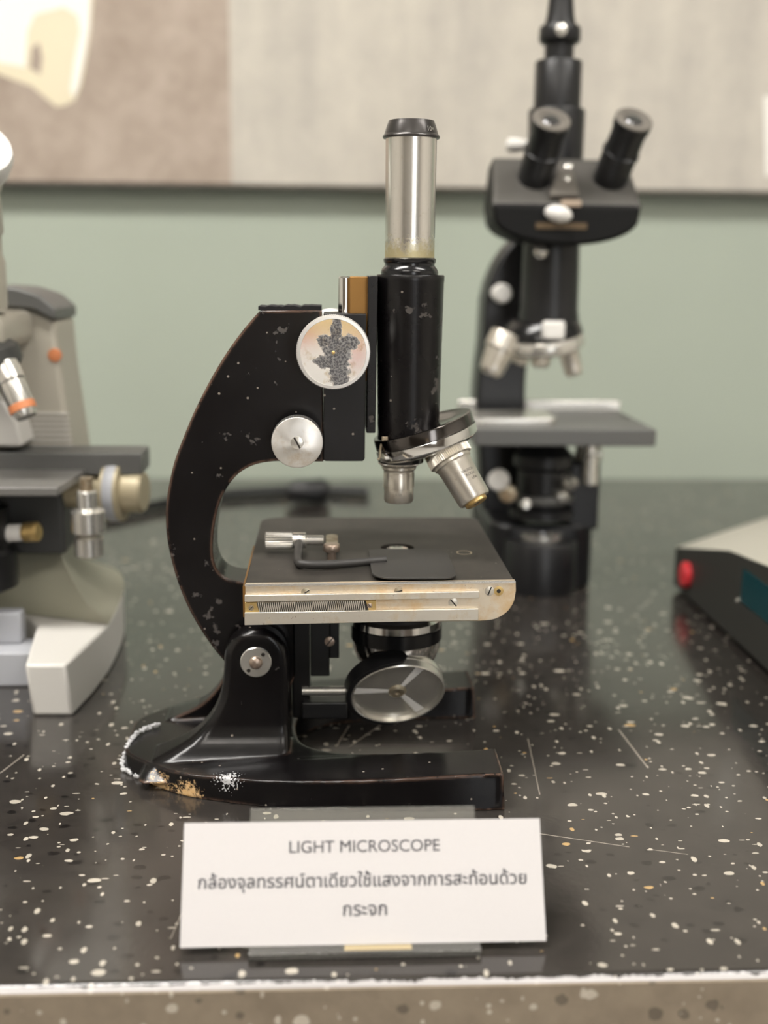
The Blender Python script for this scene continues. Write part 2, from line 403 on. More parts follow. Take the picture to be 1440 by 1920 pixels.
def lathe(bm, prof, center, axis=(0, 0, 1), n=48, mi=0, knurl=None, cap=True):
    """prof: [(r, h)] along axis from center; knurl=(h0,h1,depth): ribbed there"""
    u, v, w = frame_of(axis); c = Vector(center); rings = []
    for r, h in prof:
        ring = []
        for k in range(n):
            a = 2*PI*k/n; rr = max(r, 1e-5)
            if knurl and knurl[0] <= h <= knurl[1] and k % 2: rr -= knurl[2]
            ring.append(bm.verts.new(c + w*h + (u*math.cos(a)+v*math.sin(a))*rr))
        rings.append(ring)
    for A, B in zip(rings, rings[1:]):
        for k in range(n):
            f = bm.faces.new((A[k], A[(k+1) % n], B[(k+1) % n], B[k])); f.material_index = mi
    if cap:
        for R in (rings[0], rings[-1]):
            f = bm.faces.new(R); f.material_index = mi
    return bm
def tube(bm, pts, r, n=12, mi=0, radii=None):
    P = [Vector(p) for p in pts]; rings = []; up = None
    for i, p in enumerate(P):
        d = (P[min(i+1, len(P)-1)]-P[max(i-1, 0)]).normalized()
        if up is None: up = frame_of(d)[0]
        up = (up - d*up.dot(d)).normalized(); s = d.cross(up)
        rr = radii[i] if radii else r
        rings.append([bm.verts.new(p+(up*math.cos(2*PI*k/n)+s*math.sin(2*PI*k/n))*rr) for k in range(n)])
    for A, B in zip(rings, rings[1:]):
        for k in range(n): bm.faces.new((A[k], A[(k+1) % n], B[(k+1) % n], B[k])).material_index = mi
    for R in (rings[0], rings[-1]): bm.faces.new(R).material_index = mi
    return bm
def rounded(x0, x1, y0, y1, r, n=6):
    rs = r if isinstance(r, (list, tuple)) else [r]*4
    out = []
    for (cx, cy, a0, q) in ((x1, y1, 0, rs[0]), (x0, y1, 90, rs[1]), (x0, y0, 180, rs[2]), (x1, y0, 270, rs[3])):
        sx = -1 if cx == x1 else 1; sy = -1 if cy == y1 else 1
        if q <= 0: out.append((cx, cy)); continue
        for k in range(n+1):
            a = math.radians(a0+90*k/n); out.append((cx+sx*q+q*math.cos(a), cy+sy*q+q*math.sin(a)))
    return out
def circle(x, y, r, n=32): return [(x+r*math.cos(2*PI*k/n), y+r*math.sin(2*PI*k/n)) for k in range(n)]
def slot_screw(name, parent, c, r, axis, ang, mat='screw', dome=.0004):
    """slotted screw head standing on a face, axis pointing out"""
    u, v, w = frame_of(axis); bm = BM(); c = Vector(c)
    lathe(bm, [(r, -.0005), (r, dome*.6), (r*.85, dome), (0, dome*1.15)], c, axis, 24)
    o = obj(name, bm, mat, parent)
    d = u*math.cos(ang)+v*math.sin(ang); e = w.cross(d); bm = BM()
    vv = []
    for h in (dome*.6, dome*1.3):
        for a, b in ((-1, -1), (1, -1), (1, 1), (-1, 1)):
            vv.append(bm.verts.new(c+d*a*r*.93+e*b*r*.13+w*h))
    for q in ((0, 1, 2, 3), (7, 6, 5, 4), (0, 4, 5, 1), (1, 5, 6, 2), (2, 6, 7, 3), (3, 7, 4, 0)): bm.faces.new([vv[i] for i in q])
    obj('slot', bm, 'slot', o)
    return o
def text_mesh(s, width=None, height=None, extrude=.0, bold=0):
    cu = bpy.data.curves.new('t', 'FONT'); cu.body = s; cu.size = .01; cu.align_x = 'CENTER'; cu.extrude = extrude; cu.resolution_u = 4
    o = bpy.data.objects.new('t', cu); COL.objects.link(o)
    dg = bpy.context.evaluated_depsgraph_get(); dg.update()
    me = bpy.data.meshes.new_from_object(o.evaluated_get(dg))
    bm = BM()
    for k in range(9 if bold else 1):
        n0 = len(bm.verts); bm.from_mesh(me); bm.verts.ensure_lookup_table()
        if k:
            for v in bm.verts[n0:]: v.co += Vector((math.cos(k*PI/4), math.sin(k*PI/4), 0))*bold
    bpy.data.objects.remove(o); bpy.data.curves.remove(cu); bpy.data.meshes.remove(me)
    if not bm.verts: return bm
    x0 = min(v.co.x for v in bm.verts); x1 = max(v.co.x for v in bm.verts)
    y0 = min(v.co.y for v in bm.verts); y1 = max(v.co.y for v in bm.verts)
    k = width/(x1-x0) if width else height/(y1-y0)
    for v in bm.verts: v.co = Vector(((v.co.x-(x0+x1)/2)*k, (v.co.y-(y0 if s.isascii() else 0))*k, v.co.z*k))
    return bm

# ================================================================== THE ROOM
FLOOR_Z, CEIL_Z = -.88, 1.75
X0, X1, YB, YF = -2.6, 2.6, 1.44, -2.7
struct(obj('floor', box(BM(), X0, X1, YF, YB, FLOOR_Z-.05, FLOOR_Z), 'floor', smooth=False))
struct(obj('ceiling', box(BM(), X0, X1, YF, YB, CEIL_Z, CEIL_Z+.05), 'ceiling', smooth=False))
struct(obj('wall_back', box(BM(), X0-.1, X1+.1, YB, YB+.1, FLOOR_Z-.05, CEIL_Z+.05), 'wall_green', smooth=False))
struct(obj('wall_front', box(BM(), X0-.1, X1+.1, YF-.1, YF, FLOOR_Z-.05, CEIL_Z+.05), 'wall_mid', smooth=False))
struct(obj('added_dark_trim_1', box(BM(), X0+.001, X1-.001, YF+.0005, YF+.02, FLOOR_Z+.001, .24), 'wall_dark', smooth=False))  # unseen dark panel added to keep the arm's reflection dark
struct(obj('wall_left', box(BM(), X0-.1, X0, YF, YB, FLOOR_Z-.05, CEIL_Z+.05), 'wall_pale', smooth=False))
struct(obj('wall_right', box(BM(), X1, X1+.1, YF, YB, FLOOR_Z-.05, CEIL_Z+.05), 'wall_pale', smooth=False))
wn = struct(obj('added_window_1', prism(BM(), rounded(.42, 1.18, -.38, 1.28, 0), YF+.021, YF+.05, 'Y', [rounded(.47, 1.13, -.33, 1.23, 0)]), 'wall_pale', smooth=False))  # unseen glowing window added to put a bright streak on the metal tubes
obj('glow_pane', box(BM(), .47, 1.13, YF+.022, YF+.026, -.33, 1.23), 'added_glow', wn, smooth=False)
names = ['above the front left of the counter', 'above the front right of the counter', 'at the far left behind the viewer', 'at the far right behind the viewer']
for (x, y), w in zip(PANELS, names):
    t = thing('ceiling_light', 'long white ceiling light panel '+w, 'ceiling light', (x, y, CEIL_Z))
    bm = BM(); prism(bm, rounded(x-.62, x+.62, y-.17, y+.17, 0), CEIL_Z-.03, CEIL_Z, 'Z', [rounded(x-.6, x+.6, y-.15, y+.15, 0)]); obj('frame', bm, 'white_plastic', t, smooth=False)
    obj('diffuser', box(BM(), x-.6, x+.6, y-.15, y+.15, CEIL_Z-.02, CEIL_Z-.012), ('lamp' if x < 0 else 'lamp_side') if y > -1 else 'lamp_rear', t, smooth=False)

# counter with a terrazzo worktop
ct = thing('counter', 'speckled dark terrazzo counter that carries the microscopes', 'counter', (0, .9, FLOOR_Z))
bm = BM(); prism(bm, [(.390, -.0025), (.3925, 0), (YB-.001, 0), (YB-.001, -.0335), (.390, -.0335)], -2.2, 2.2, 'X')
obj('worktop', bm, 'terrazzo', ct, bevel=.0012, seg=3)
obj('front_edge', box(BM(), -2.2, 2.2, .3885, .3899, -.16, -.0022), 'terrazzo_raw', ct, smooth=False, label='pale unpolished terrazzo front edge')
obj('cabinet', box(BM(), -2.15, 2.15, .45, YB-.002, FLOOR_Z, -.034), 'mid_grey', ct, smooth=False)

# printed canvas on the wall
CY = 1.413
zb = atY(720, 355, CY).z
bm = BM(); box(bm, -1.1, 1.25, CY, YB-.001, zb, zb+.9, 0)
def sheet(pts, off, mi):
    f = bm.faces.new([bm.verts.new((x, CY-off, z)) for x, z in pts]); f.material_index = mi
xb = atY(432, 200, CY).x
sheet([(-1.098, zb+.004), (xb, zb+.004), (xb, zb+.898), (-1.098, zb+.898)], .0004, 1)
sheet([(xb, zb+.004), (1.248, zb+.004), (1.248, zb+.898), (xb, zb+.898)], .0004, 2)
s1 = XZ([(-260, 60), (-120, 90), (-40, 118), (0, 140), (60, 162), (105, 200), (122, 198), (140, 188), (152, 160), (162, 110), (170, 60), (174, 0), (180, -120), (150, -300), (20, -420), (-260, -420)], CY)
sheet(s1, .0008, 4)
s2 = XZ([(-250, 40), (0, 118), (48, 126), (52, 60), (66, 28), (120, 14), (146, 30), (150, 60), (140, 110), (132, 168), (138, 184), (148, 160), (160, 100), (168, 50), (170, 0), (172, -120), (140, -290), (20, -410), (-250, -410)], CY)
sheet(s2, .0012, 3)
sheet(XZ([(56, 128), (60, 90), (74, 80), (80, 110), (76, 140)], CY), .0012, 1)
sheet(XZ([(1432, 180), (1470, 180), (1470, 330), (1436, 330)], CY), .0008, 3)
tag(obj('wall_canvas', bm, ['canvas_edge', 'canvas_brown', 'canvas_beige', 'canvas_pale', 'canvas_cream'], smooth=False, recalc=False),
    'large printed canvas in brown and beige hanging on the sage green wall', 'picture')

# board added behind the viewer to be mirrored in the polished knob
t = thing('added_board', 'added reflection board half cream half white with red strip on the wall behind the viewer', 'reflection board', (.03, YF+.02, -.2))
obj('upper_panel', box(BM(), -.16, .22, YF+.0205, YF+.04, .03, .24), 'board_warm', t, smooth=False)
obj('lower_panel', box(BM(), -.16, .22, YF+.0205, YF+.04, -.2, .03), 'board_white', t, smooth=False)
obj('strip', box(BM(), -.16, -.03, YF+.04, YF+.044, .022, .045), 'board_red', t, smooth=False)
obj('strip', box(BM(), .09, .115, YF+.04, YF+.044, -.06, .03), 'board_red', t, smooth=False)

# ================================================================== THE MONOCULAR MICROSCOPE
YC = .603
mic = thing('microscope', 'old black monocular microscope with silver tube behind the white name card', 'microscope', (0, YC, 0))

# ---- base: one cast piece (foot + two cheeks)
def ztop(x): return .0105+(.0050*(x+.10)/.12 if x < .02 else .005+.0035*(x-.02)/.067)
near_out = spline([(-.1065, .586), (-.1010, .5735), (-.0745, .5500), (-.0480, .5395), (-.0232, .5330), (.0080, .5290), (.0392, .5275), (.0650, .5272), (.0880, .5275)], 4)
near_in = spline([(.0885, .5600), (.0600, .5600), (.0400, .5608), (.0150, .5640), (-.0020, .5710), (-.0120, .5830), (-.0150, YC)], 4)
outl = near_out + near_in
outl = outl + [(x, 2*YC-y) for x, y in reversed(outl[:-1])]
bm = BM()
tris = tessellate_polygon([[Vector((x, y, 0)) for x, y in outl]])
inset = []
N = len(outl)
for i, (x, y) in enumerate(outl):
    a, b = Vector(outl[i-1]), Vector(outl[(i+1) % N]); d = (b-a).normalized(); inset.append((x-d.y*.0012, y+d.x*.0012))
va = [bm.verts.new((x, y, 0)) for x, y in outl]; vb = [bm.verts.new((x, y, ztop(x))) for x, y in inset]
for t3 in tris:
    bm.faces.new([va[i] for i in t3]); bm.faces.new([vb[i] for i in t3])
for i in range(N): bm.faces.new((va[i], va[(i+1) % N], vb[(i+1) % N], vb[i]))
bmesh.ops.recalc_face_normals(bm, faces=bm.faces)
# cheeks: stacked rounded sections that flare towards the foot
ZH, XH, RH = .0616, -.0351, .0166          # hinge height, hinge x, arch radius
for sgn in (-1, 1):
    rings = []
    for k in range(30):
        z = .004+(ZH+RH-.0005-.004)*k/29
        f = max(0, (.060-z)/.050); f = min(1, f)
        xl = XH-RH-.0035*f-.030*f**3.2-.012*max(0, (.02-z)/.02)
        xr = XH+RH+.0002
        if z > ZH: w = math.sqrt(max(1e-8, RH**2-(z-ZH)**2)); xl, xr = XH-w, XH+w
        yf = .0300+.0040*f**2.5+.017*max(0, (.030-z)/.026)**2.2
        yb = .0165
        tp = max(0, 1-((ZH+RH-z)/.004)) if z > ZH+RH-.004 else 0
        yf -= .003*tp*tp
        ring = []
        sec = rounded(xl, xr, yb, yf, [min(.004, (xr-xl)*.45), min(.006, (xr-xl)*.45), .001, .001] if xr-xl > .004 else 0, 4)
        if len(sec) == 4: sec = rounded(xl, xr, yb, yf, .0005, 4)
        for x, y in sec: ring.append(bm.verts.new((x, YC+sgn*y, z)))
        rings.append(ring)
    for A, B in zip(rings, rings[1:]):
        n = len(A)
        for k in range(n):
            q = (A[k], A[(k+1) % n], B[(k+1) % n], B[k]); bm.faces.new(q if sgn > 0 else q[::-1])
    bm.faces.new(rings[0][::-1] if sgn > 0 else rings[0]); bm.faces.new(rings[-1] if sgn > 0 else rings[-1][::-1])
base = obj('base', bm, 'enamel_base', mic, smooth=True, angle=180, recalc=False)
r = base.modifiers.new('fuse', 'REMESH'); r.mode = 'VOXEL'; r.voxel_size = .0007; r.use_smooth_shade = True
s = base.modifiers.new('soften', 'SMOOTH'); s.factor = .5; s.iterations = 6
# plaster crust along the heel
bm = BM(); rnd = random.Random(3)
path = [(-.0905, .6120, .0125), (-.0975, .6060, .0122), (-.1010, .5990, .0120), (-.1035, .5900, .0112), (-.1045, .5850, .0095), (-.1062, .5830, .005), (-.1050, .5780, .0018), (-.0980, .5708, .0012), (-.0900, .5640, .0010)]
path = spline(path, 10)
for p in path:
    for q in range(2):
        c = Vector(p)+Vector([rnd.uniform(-.0008, .0008) for _ in range(3)]); rr = rnd.uniform(.0003, .0010)
        g = bmesh.ops.create_icosphere(bm, subdivisions=1, radius=rr, matrix=Matrix.Translation(c)@Euler((rnd.random()*3, rnd.random()*3, 0)).to_matrix().to_4x4()@Matrix.Diagonal((1.4, .9, .8, 1)))
crust = obj('plaster_crust', bm, plain('plaster', (.66, .66, .67), .85), base, label='white plaster crust along the chipped heel')
crust['kind'] = 'stuff'

# hinge bolts
for sgn, yy in ((-1, YC-.0302), (1, YC+.0302)):
    hc = atY(480, 1241, YC-.030); hc.y = yy; ax = (0, sgn, 0)
    o = obj('hinge_washer', lathe(BM(), [(.0080, -.003), (.0080, .0006), (.0076, .0010), (.0040, .0010)], hc, ax, 48), 'nickel_clean', mic)
    obj('hinge_pin', lathe(BM(), [(.0034, .0005), (.0034, .0012), (.0031, .0020), (.0021, .0027), (.0008, .0030)], hc, ax, 32), 'copper_screw', o)
    for dx, dz in ((.0037, .0042), (-.0037, -.0042)):
        obj('pin_hole', lathe(BM(), [(.0010, .0008), (.0010, .00112)], hc+Vector((dx, 0, dz)), ax, 16), 'slot', o)

# ---- arm
YA = .589
outer = XZ([(604, 581), (488, 582)], YA)
curve = spline(XZ([(488, 582), (474, 597), (447, 630), (418, 672), (390, 720), (364, 772), (345, 817), (328, 862), (317, 907), (311, 952), (312, 1000), (321, 1050), (336, 1100), (356, 1146), (380, 1187), (405, 1222), (428, 1248)], YA), 4)
inner = spline(XZ([(607, 866), (540, 865), (505, 866), (471, 874), (441, 894), (417, 930), (404, 975), (399, 1020), (401, 1050), (409, 1070), (424, 1084), (446, 1090), (462, 1090.5)], YA), 4)
low = [(-.020, .038), (-.0150, .048), (-.0150, .0935), (-.0390, .0935)]
top = outer[:1]
arm_o = top + curve + [(-.034, .047)] + low + list(reversed(inner))
bm = prism(BM(), arm_o, YA, 2*YC-YA, 'Y')
arm = obj('arm', bm, 'enamel', mic, bevel=.0010, seg=2)
bm = BM()
a = XZ([(484, 577), (603, 577)], YA)
rnd = random.Random(5); xs = [a[0][0]+(a[1][0]-a[0][0])*k/18 for k in range(19)]; zt = a[0][1]
prism(bm, [(x, zt-.0012) for x in xs]+[(x, zt+.0006+rnd.uniform(-.0002, .0006)) for x in reversed(xs)], YA+.0005, 2*YC-YA-.0005, 'Y')
obj('felt_pad', bm, 'felt', arm, label='torn black felt pad on top of the arm')
# lower limb carrying the substage
ZA = lambda px, py, Y=YA: atY(px, py, Y)
p0, p1 = ZA(546, 1176), ZA(581, 1347)
bm = prism(BM(), [(p0.x, .0935), (p1.x, .0935), (p1.x, p1.z), (p0.x+.0005, p1.z)], YA, YC+.010, 'Y')
obj('substage_limb', bm, 'enamel_plain', mic, bevel=.0008)
q0, q1 = ZA(582, 1176), ZA(618, 1270)
bm = prism(BM(), [(q0.x, .0935), (q1.x, .0935), (q1.x, q1.z), (q0.x, q1.z)], YA+.0015, YC+.010, 'Y')
q2, q3 = ZA(619, 1176), ZA(636, 1238)
prism(bm, [(q2.x-.0004, .0930), (q3.x, .0930), (q3.x, q3.z), (q2.x-.0004, q3.z)], YA+.0030, YC+.009, 'Y')
sb = obj('substage_slide', bm, 'black_sat', mic, bevel=.0006)
c = ZA(618, 1203, YA+.001); slot_screw('slide_screw', sb, c, .0026, (0, -1, 0), .9, 'copper_screw')

# ---- focusing block, slide strip, rack
f0, f1 = XZ([(606.4, 588), (684, 865)], .587)
bm = prism(BM(), [(f0[0], f1[1]+.0008), (f0[0]+.0008, f1[1]), (f1[0]-.001, f1[1]), (f1[0], f1[1]+.0012), (f1[0]+.0003, f0[1]), (f0[0], f0[1])], .587, 2*YC-.587, 'Y')
fb = obj('focus_block', bm, 'enamel_plain', mic, bevel=.0005)
st = XZ([(690, 517), (709, 517), (704, 812), (687, 812)], .5905)
obj('slide_strip', prism(BM(), st, .5905, 2*YC-.5905, 'Y'), 'enamel_tube', mic, bevel=.0005)
r0, r1 = XZ([(635, 518), (656, 640)], .597)
obj('rack_bar', lathe(BM(), [(.0036, r1[1]-.02), (.0036, r0[1]-.0008), (.0028, r0[1])], ((r0[0]+r1[0])/2+.0005, .6005, 0), (0, 0, 1), 32), 'chrome', mic)
b0, b1 = XZ([(656, 518.5), (691, 640)], .5955)
obj('rack_plate', box(BM(), b0[0], b1[0], .5955, .6105, b1[1]-.02, b0[1]), 'bronze', mic, bevel=.0003)

# ---- body tube, collar, draw tube, eyepiece
AX = .0432
obj('body_tube', lathe(BM(), [(.0150, .1735), (.0158, .1738), (.0159, .1755), (.0170, .2520), (.01715, .2528), (.01715, .2550), (.0168, .2556), (.0130, .2556)], (AX, YC, 0), n=96), 'enamel_tube', mic)
obj('collar', lathe(BM(), [(.0142, .2550), (.0145, .2566), (.0139, .2585), (.0126, .2600), (.0126, .2612), (.0131, .2618), (.0133, .2632), (.0124, .2640)], (AX-.0005, YC, 0), n=72), 'black_gloss', mic)
obj('draw_tube', lathe(BM(), [(.0124, .2600), (.0127, .3232), (.0120, .3236)], (AX-.0006, YC, 0), n=96), 'tube', mic)
ey = obj('eyepiece', lathe(BM(), [(.0120, .3212), (.0139, .3214), (.01415, .3222), (.0138, .3230), (.0133, .3234), (.0121, .3276), (.0117, .3284), (.0112, .3298), (.0070, .3296), (.0066, .3270)], (AX-.0006, YC, 0), n=72), 'worn_cap', mic)
obj('eye_lens', lathe(BM(), [(.0066, .3268), (.0064, .3276), (.0030, .3284), (.0003, .3286)], (AX-.0006, YC, 0), n=40), 'glass', ey)
bm = text_mesh('10×', height=.0022)
for v in bm.verts:
    a = -PI/2+.72+v.co.x/.0135; zz = .3242+v.co.y; rr = .01385-(zz-.3236)*.26; v.co = Vector((AX-.0006+rr*math.cos(a), YC+rr*math.sin(a), zz))
obj('engraving', bm, 'nickel_clean', ey, smooth=False)

# ---- coarse and fine focus knobs (both sides)
for sgn in (-1, 1):
    kc = atY(625, 661, .560); kc.y = YC+sgn*(YC-.560); ax = (0, sgn, 0)
    k = obj('coarse_knob', lathe(BM(), [(.0060, -.030), (.0060, -.0085), (.0150, -.0085), (.0170, -.0075), (.01775, -.0068), (.01775, -.0010), (.0172, 0), (.0158, .0002), (.0155, -.0006)], kc, ax, 240, knurl=(-.0068, -.0010, .00035)), 'knob_rim', mic)
    obj('knob_face', lathe(BM(), [(.0158, -.0012), (.0157, -.0001), (.0156, .0000), (.0080, .0000), (.0002, .0000)], kc, ax, 72), 'knob_face', k, label='scratched mirror face with dark stain')
    obj('knob_pin', lathe(BM(), [(.0009, -.0003), (.0008, .0005), (.0003, .0008)], kc, ax, 16), 'brass', k)
    kc = atY(557, 830, .566); kc.y = YC+sgn*(YC-.566)
    k = obj('fine_knob', lathe(BM(), [(.0050, -.025), (.0050, -.0105), (.0108, -.0105), (.01235, -.0098), (.01265, -.0090), (.01265, -.0010), (.0124, -.0002), (.0120, 0), (.0006, .0001)], kc, ax, 200, knurl=(-.0090, -.0010, .0003)), 'knob_steel', mic)
    slot_screw('knob_screw', k, kc+Vector((0, sgn*.0002, 0)), .0032, ax, -1.08, 'nickel_clean', .0004)

# ---- nosepiece and objectives
AL = math.radians(18)
D = Vector((math.sin(AL), 0, -math.cos(AL))); U = Vector((math.cos(AL), 0, math.sin(AL))); V = Vector((0, 1, 0))
C0 = atY(802, 832, YC)
up = -D
nm = obj('nosepiece_mount', lathe(BM(), [(.0118, .1600), (.0123, .1660), (.0123, .1745)], (.0395, YC, 0), n=64), 'black_gloss', mic)
turret = obj('nosepiece_disc', lathe(BM(), [(.0180, -.0035), (.0225, -.0028), (.0255, -.0015), (.0268, -.0004), (.0270, .0002), (.0270, .0044), (.0264, .0048)], C0, up, 96), 'chrome', mic)
obj('nosepiece_rim', lathe(BM(), [(.0262, .0046), (.0266, .0050), (.0264, .0100), (.0262, .0106), (.0250, .0109), (.0160, .0090), (.0120, .0088)], C0, up, 96), 'chrome_dark_reflection', mic)
bm = BM()
cp = spline([atY(722, 829, .5905), atY(715, 834, .5905), atY(713, 846, .5903), atY(712, 858, .5900), atY(708, 862, .5898)], 4)
tube(bm, cp, .0007, 8); box(bm, *(lambda a, b: (a.x, b.x, .5895, .5912, b.z, a.z))(atY(716, 819, .59), atY(727, 832, .59)))
obj('click_spring', bm, 'screw', mic, bevel=.0003)
for f in range(5):
    a = -PI/2-.35+f*.33
    p = C0+up*.0078+U*(.0266*math.cos(a+.35))+V*(.0266*math.sin(a+.35))
def objective(name, e, d, kind):
    e = Vector(e); K = 1.0 if kind == 'left' else 1.06
    c = C0 + e*(.0160 if kind == 'left' else .0150) + D*(.0012 if kind == 'left' else .0050); mat = 'objective_dark' if kind == 'back' else 'objective'
    g = obj('objective', lathe(BM(), [(.0085, -.004), (.0106, -.0008), (.0108, 0)], c, d, 64), mat, mic)
    if kind == 'left':
        obj('knurled_collar', lathe(BM(), [(.0104, -.0004), (.0109, .0002), (.0109, .0042), (.0098, .0050), (.0092, .0056)], c, d, 128, knurl=(0, .0045, .0006)), mat, g)
        obj('barrel', lathe(BM(), [(.0090, .0054), (.0090, .0068), (.0082, .0074), (.0080, .0080), (.0080, .0096), (.0081, .0098), (.0081, .0168), (.00785, .0169), (.00785, .0172), (.0077, .0173), (.0077, .0236), (.0070, .0246), (.0052, .0250), (.0045, .0244)], c, d, 72), mat, g)
        obj('front_lens', lathe(BM(), [(.0046, .0243), (.0010, .0246)], c, d, 32), 'glass', g)
    else:
        obj('knurled_collar', lathe(BM(), [(.0104, -.0004), (.0117, .0004), (.0117, .0046), (.0104, .0052)], c, d, 136, knurl=(0, .0047, .0006)), mat, g)
        obj('barrel', lathe(BM(), [(.0102, .0050), (.0102, .0066), (.0095, .0071), (.0093, .0076), (.0093, .0090), (.0091, .0094), (.0086, .0260*K), (.0080, .0270*K), (.0062, .0272*K)], c, d, 72), mat, g)
        obj('lens_mount', lathe(BM(), [(.0060, .0270*K), (.0060, .0270*K+.0016), (.0052, .0270*K+.0022), (.0030, .0270*K+.0020)], c, d, 48), 'brass', g)
        obj('front_lens', lathe(BM(), [(.0032, .0270*K+.0019), (.0008, .0270*K+.0021)], c, d, 32), 'glass', g)
    return g, c, d
S3 = math.sqrt(3)/2; AR = math.radians(25)
gl, cl, dl = objective('left', -U, D*math.cos(AL)-U*math.sin(AL), 'left')
gr, cr, dr = objective('right', U*.5-V*S3, D*math.cos(AR)+(U*.5-V*S3)*math.sin(AR), 'right')
gb, cb, db = objective('back', U*.5+V*S3, D*math.cos(AR)+(U*.5+V*S3)*math.sin(AR), 'back')
def wrap_text(s, parent, c, d, r, t, off, height, cone=0):
    """engraved line round a barrel: off = sideways shift along the girth"""
    d = Vector(d).normalized(); f = Vector((0, -1, 0)); f = (f-d*f.dot(d)).normalized(); sx = f.cross(d).normalized()
    if sx.x < 0: sx = -sx
    bm = text_mesh(s, height=height)
    for v in bm.verts:
        tt = t-v.co.y; rr = r-cone*tt; a = (v.co.x+off)/rr
        v.co = c+d*tt+(f*math.cos(a)+sx*math.sin(a))*(rr+.00006)
    obj('engraving', bm, 'engraving', parent, smooth=False)
wrap_text('0.25', gl, cl, dl, .0077, .0202, -.0005, .0013)
wrap_text('BAUSCH', gr, cr, dr, .0094, .0150, .0046, .0013, .03)
wrap_text('ROCH.', gr, cr, dr, .0094, .0174, .0052, .0013, .03)
wrap_text('USA', gr, cr, dr, .0094, .0198, .0062, .0013, .03)

# ---- stage
SX0, SX1, SY0, SY1, SZ = -.0376, .0912, .5400, .6885, .1120
hc = atZ(745, 1026.5, SZ)
hole = circle(hc.x, hc.y, .0090, 40)
bm = prism(BM(), rounded(SX0, SX1, SY0, SY1, [.009, .012, 0, 0]), .1015, SZ, 'Z', [hole])
stage = obj('stage', bm, 'stage', mic, bevel=.0004)
obj('stage_well', lathe(BM(), [(.0089, .0990), (.0089, .1016)], (hc.x, hc.y, 0), n=40), 'black_sat', stage)
obj('condenser_lens', lathe(BM(), [(.0062, .1010), (.0062, .1108), (.0056, .1115), (.0050, .1112), (.0046, .1110), (.0015, .1116)], (hc.x, hc.y, 0), n=40), 'chrome', mic)
FY = .5372
zr = lambda px, py: atY(px, py, FY)
A = lambda pts: XZ(pts, FY)
bar = A([(460, 1096), (967, 1089.5), (967.5, 1108)]) + spline(A([(967.5, 1108), (964, 1127), (955, 1143), (941, 1155), (924, 1162), (900, 1164.5)]), 4)[1:] + A([(460, 1171)])
obj('stage_bar', prism(BM(), bar, FY, .5405, 'Y'), 'nickel_end', mic, bevel=.0003)
top_bar = A([(459.5, 1095.5), (966.5, 1089), (966.5, 1092.5), (459.5, 1099)])
obj('stage_edge_strip', prism(BM(), top_bar, FY-.0006, FY+.001, 'Y'), 'nickel_clean', mic)
def railpart(name, pts, y0, mat): return obj(name, prism(BM(), XZ(pts, y0), y0, FY+.0008, 'Y'), mat, mic, bevel=.00025)
railpart('upper_rail', [(458.5, 1116.5), (899, 1109), (899, 1121.5), (458.5, 1129)], .5350, 'nickel')
railpart('lower_rail', [(458.5, 1149), (897, 1141.5), (897, 1163), (458.5, 1172.5)], .5350, 'nickel')
rk = railpart('rack', [(459, 1129.5), (705, 1125.5), (705, 1143.5), (459, 1148.5)], .5362, 'brass')
bm = BM()
for k in range(54):
    x = 483+k*3.72; y = 1129.6-(x-460)*.0165
    prism(bm, XZ([(x, y), (x+2.0, y), (x+5.2, y+19.5-.002*k), (x+3.2, y+19.5-.002*k)], .5352), .5352, .5366, 'Y')
obj('rack_teeth', bm, 'nickel', rk, smooth=False)['kind'] = 'stuff'
obj('rack_gap', prism(BM(), XZ([(481, 1130), (686, 1126.5), (691, 1144), (486, 1148)], .5360), .5360, .5364, 'Y'), 'slot', rk, smooth=False)
for (px, py, r, ang, mt) in ((471, 1140, .0013, .8, 'screw'), (693, 1135.5, .0012, -.9, 'copper_screw')):
    slot_screw('rack_screw', rk, atY(px, py, .5361), r, (0, -1, 0), ang, mt, .0003)
for (px, py, r, ang, mt) in ((850, 1130, .0024, -.85, 'nickel'), (918, 1108, .0023, 1.2, 'nickel'), (573, 1111, .0022, .6, 'screw'), (747, 1108.5, .0020, .2, 'screw')):
    slot_screw('bar_screw', mic, atY(px, py, FY), r, (0, -1, 0), ang, mt, .0003)
c = atY(935, 1108, FY)
bh = obj('bar_bushing', lathe(BM(), [(.0023, -.0003), (.0023, .0002), (.0012, .0003)], c, (0, -1, 0), 28), 'brass', mic)
obj('bar_hole', lathe(BM(), [(.0010, .0001), (.0010, .00036)], c, (0, -1, 0), 20), 'slot', bh)
wl = atY(458, 1133, .541)
obj('stage_side_plate', prism(BM(), rounded(SX0-.0012, SX0, .0955, .1110, .0004), .5385, .62, 'Y'), 'bronze', mic)

# ---- stage clip
clipz = .1180
a, b, c = atZ(497, 1013, clipz), atZ(549, 1012, clipz), atZ(573, 1010, clipz); d = atZ(607, 1007, clipz)
yk = a.y
cb_ = obj('clip_block', lathe(BM(), [(.0038, b.x-.001), (.0042, b.x), (.0042, c.x), (.0036, c.x+.0004)], (0, yk, clipz), (1, 0, 0), 32), 'nickel_clean', mic)
obj('clip_knob', lathe(BM(), [(.0040, a.x), (.0047, a.x+.0005), (.0047, b.x-.0006), (.0043, b.x)], (0, yk, clipz), (1, 0, 0), 44, knurl=(a.x+.0004, b.x-.0005, .0006)), 'nickel_clean', cb_)
obj('clip_rod', lathe(BM(), [(.0026, c.x), (.0026, d.x-.0004), (.0022, d.x)], (0, yk, clipz), (1, 0, 0), 24), 'nickel_clean', cb_)
e0 = Vector(((b.x+c.x)/2, yk-.001, clipz-.0002))
g1 = atZ(562, 1046, .1150); g2 = atZ(588, 1059, .1146); g3 = atZ(640, 1057, .1146); g4 = atZ(723, 1050, .1150)
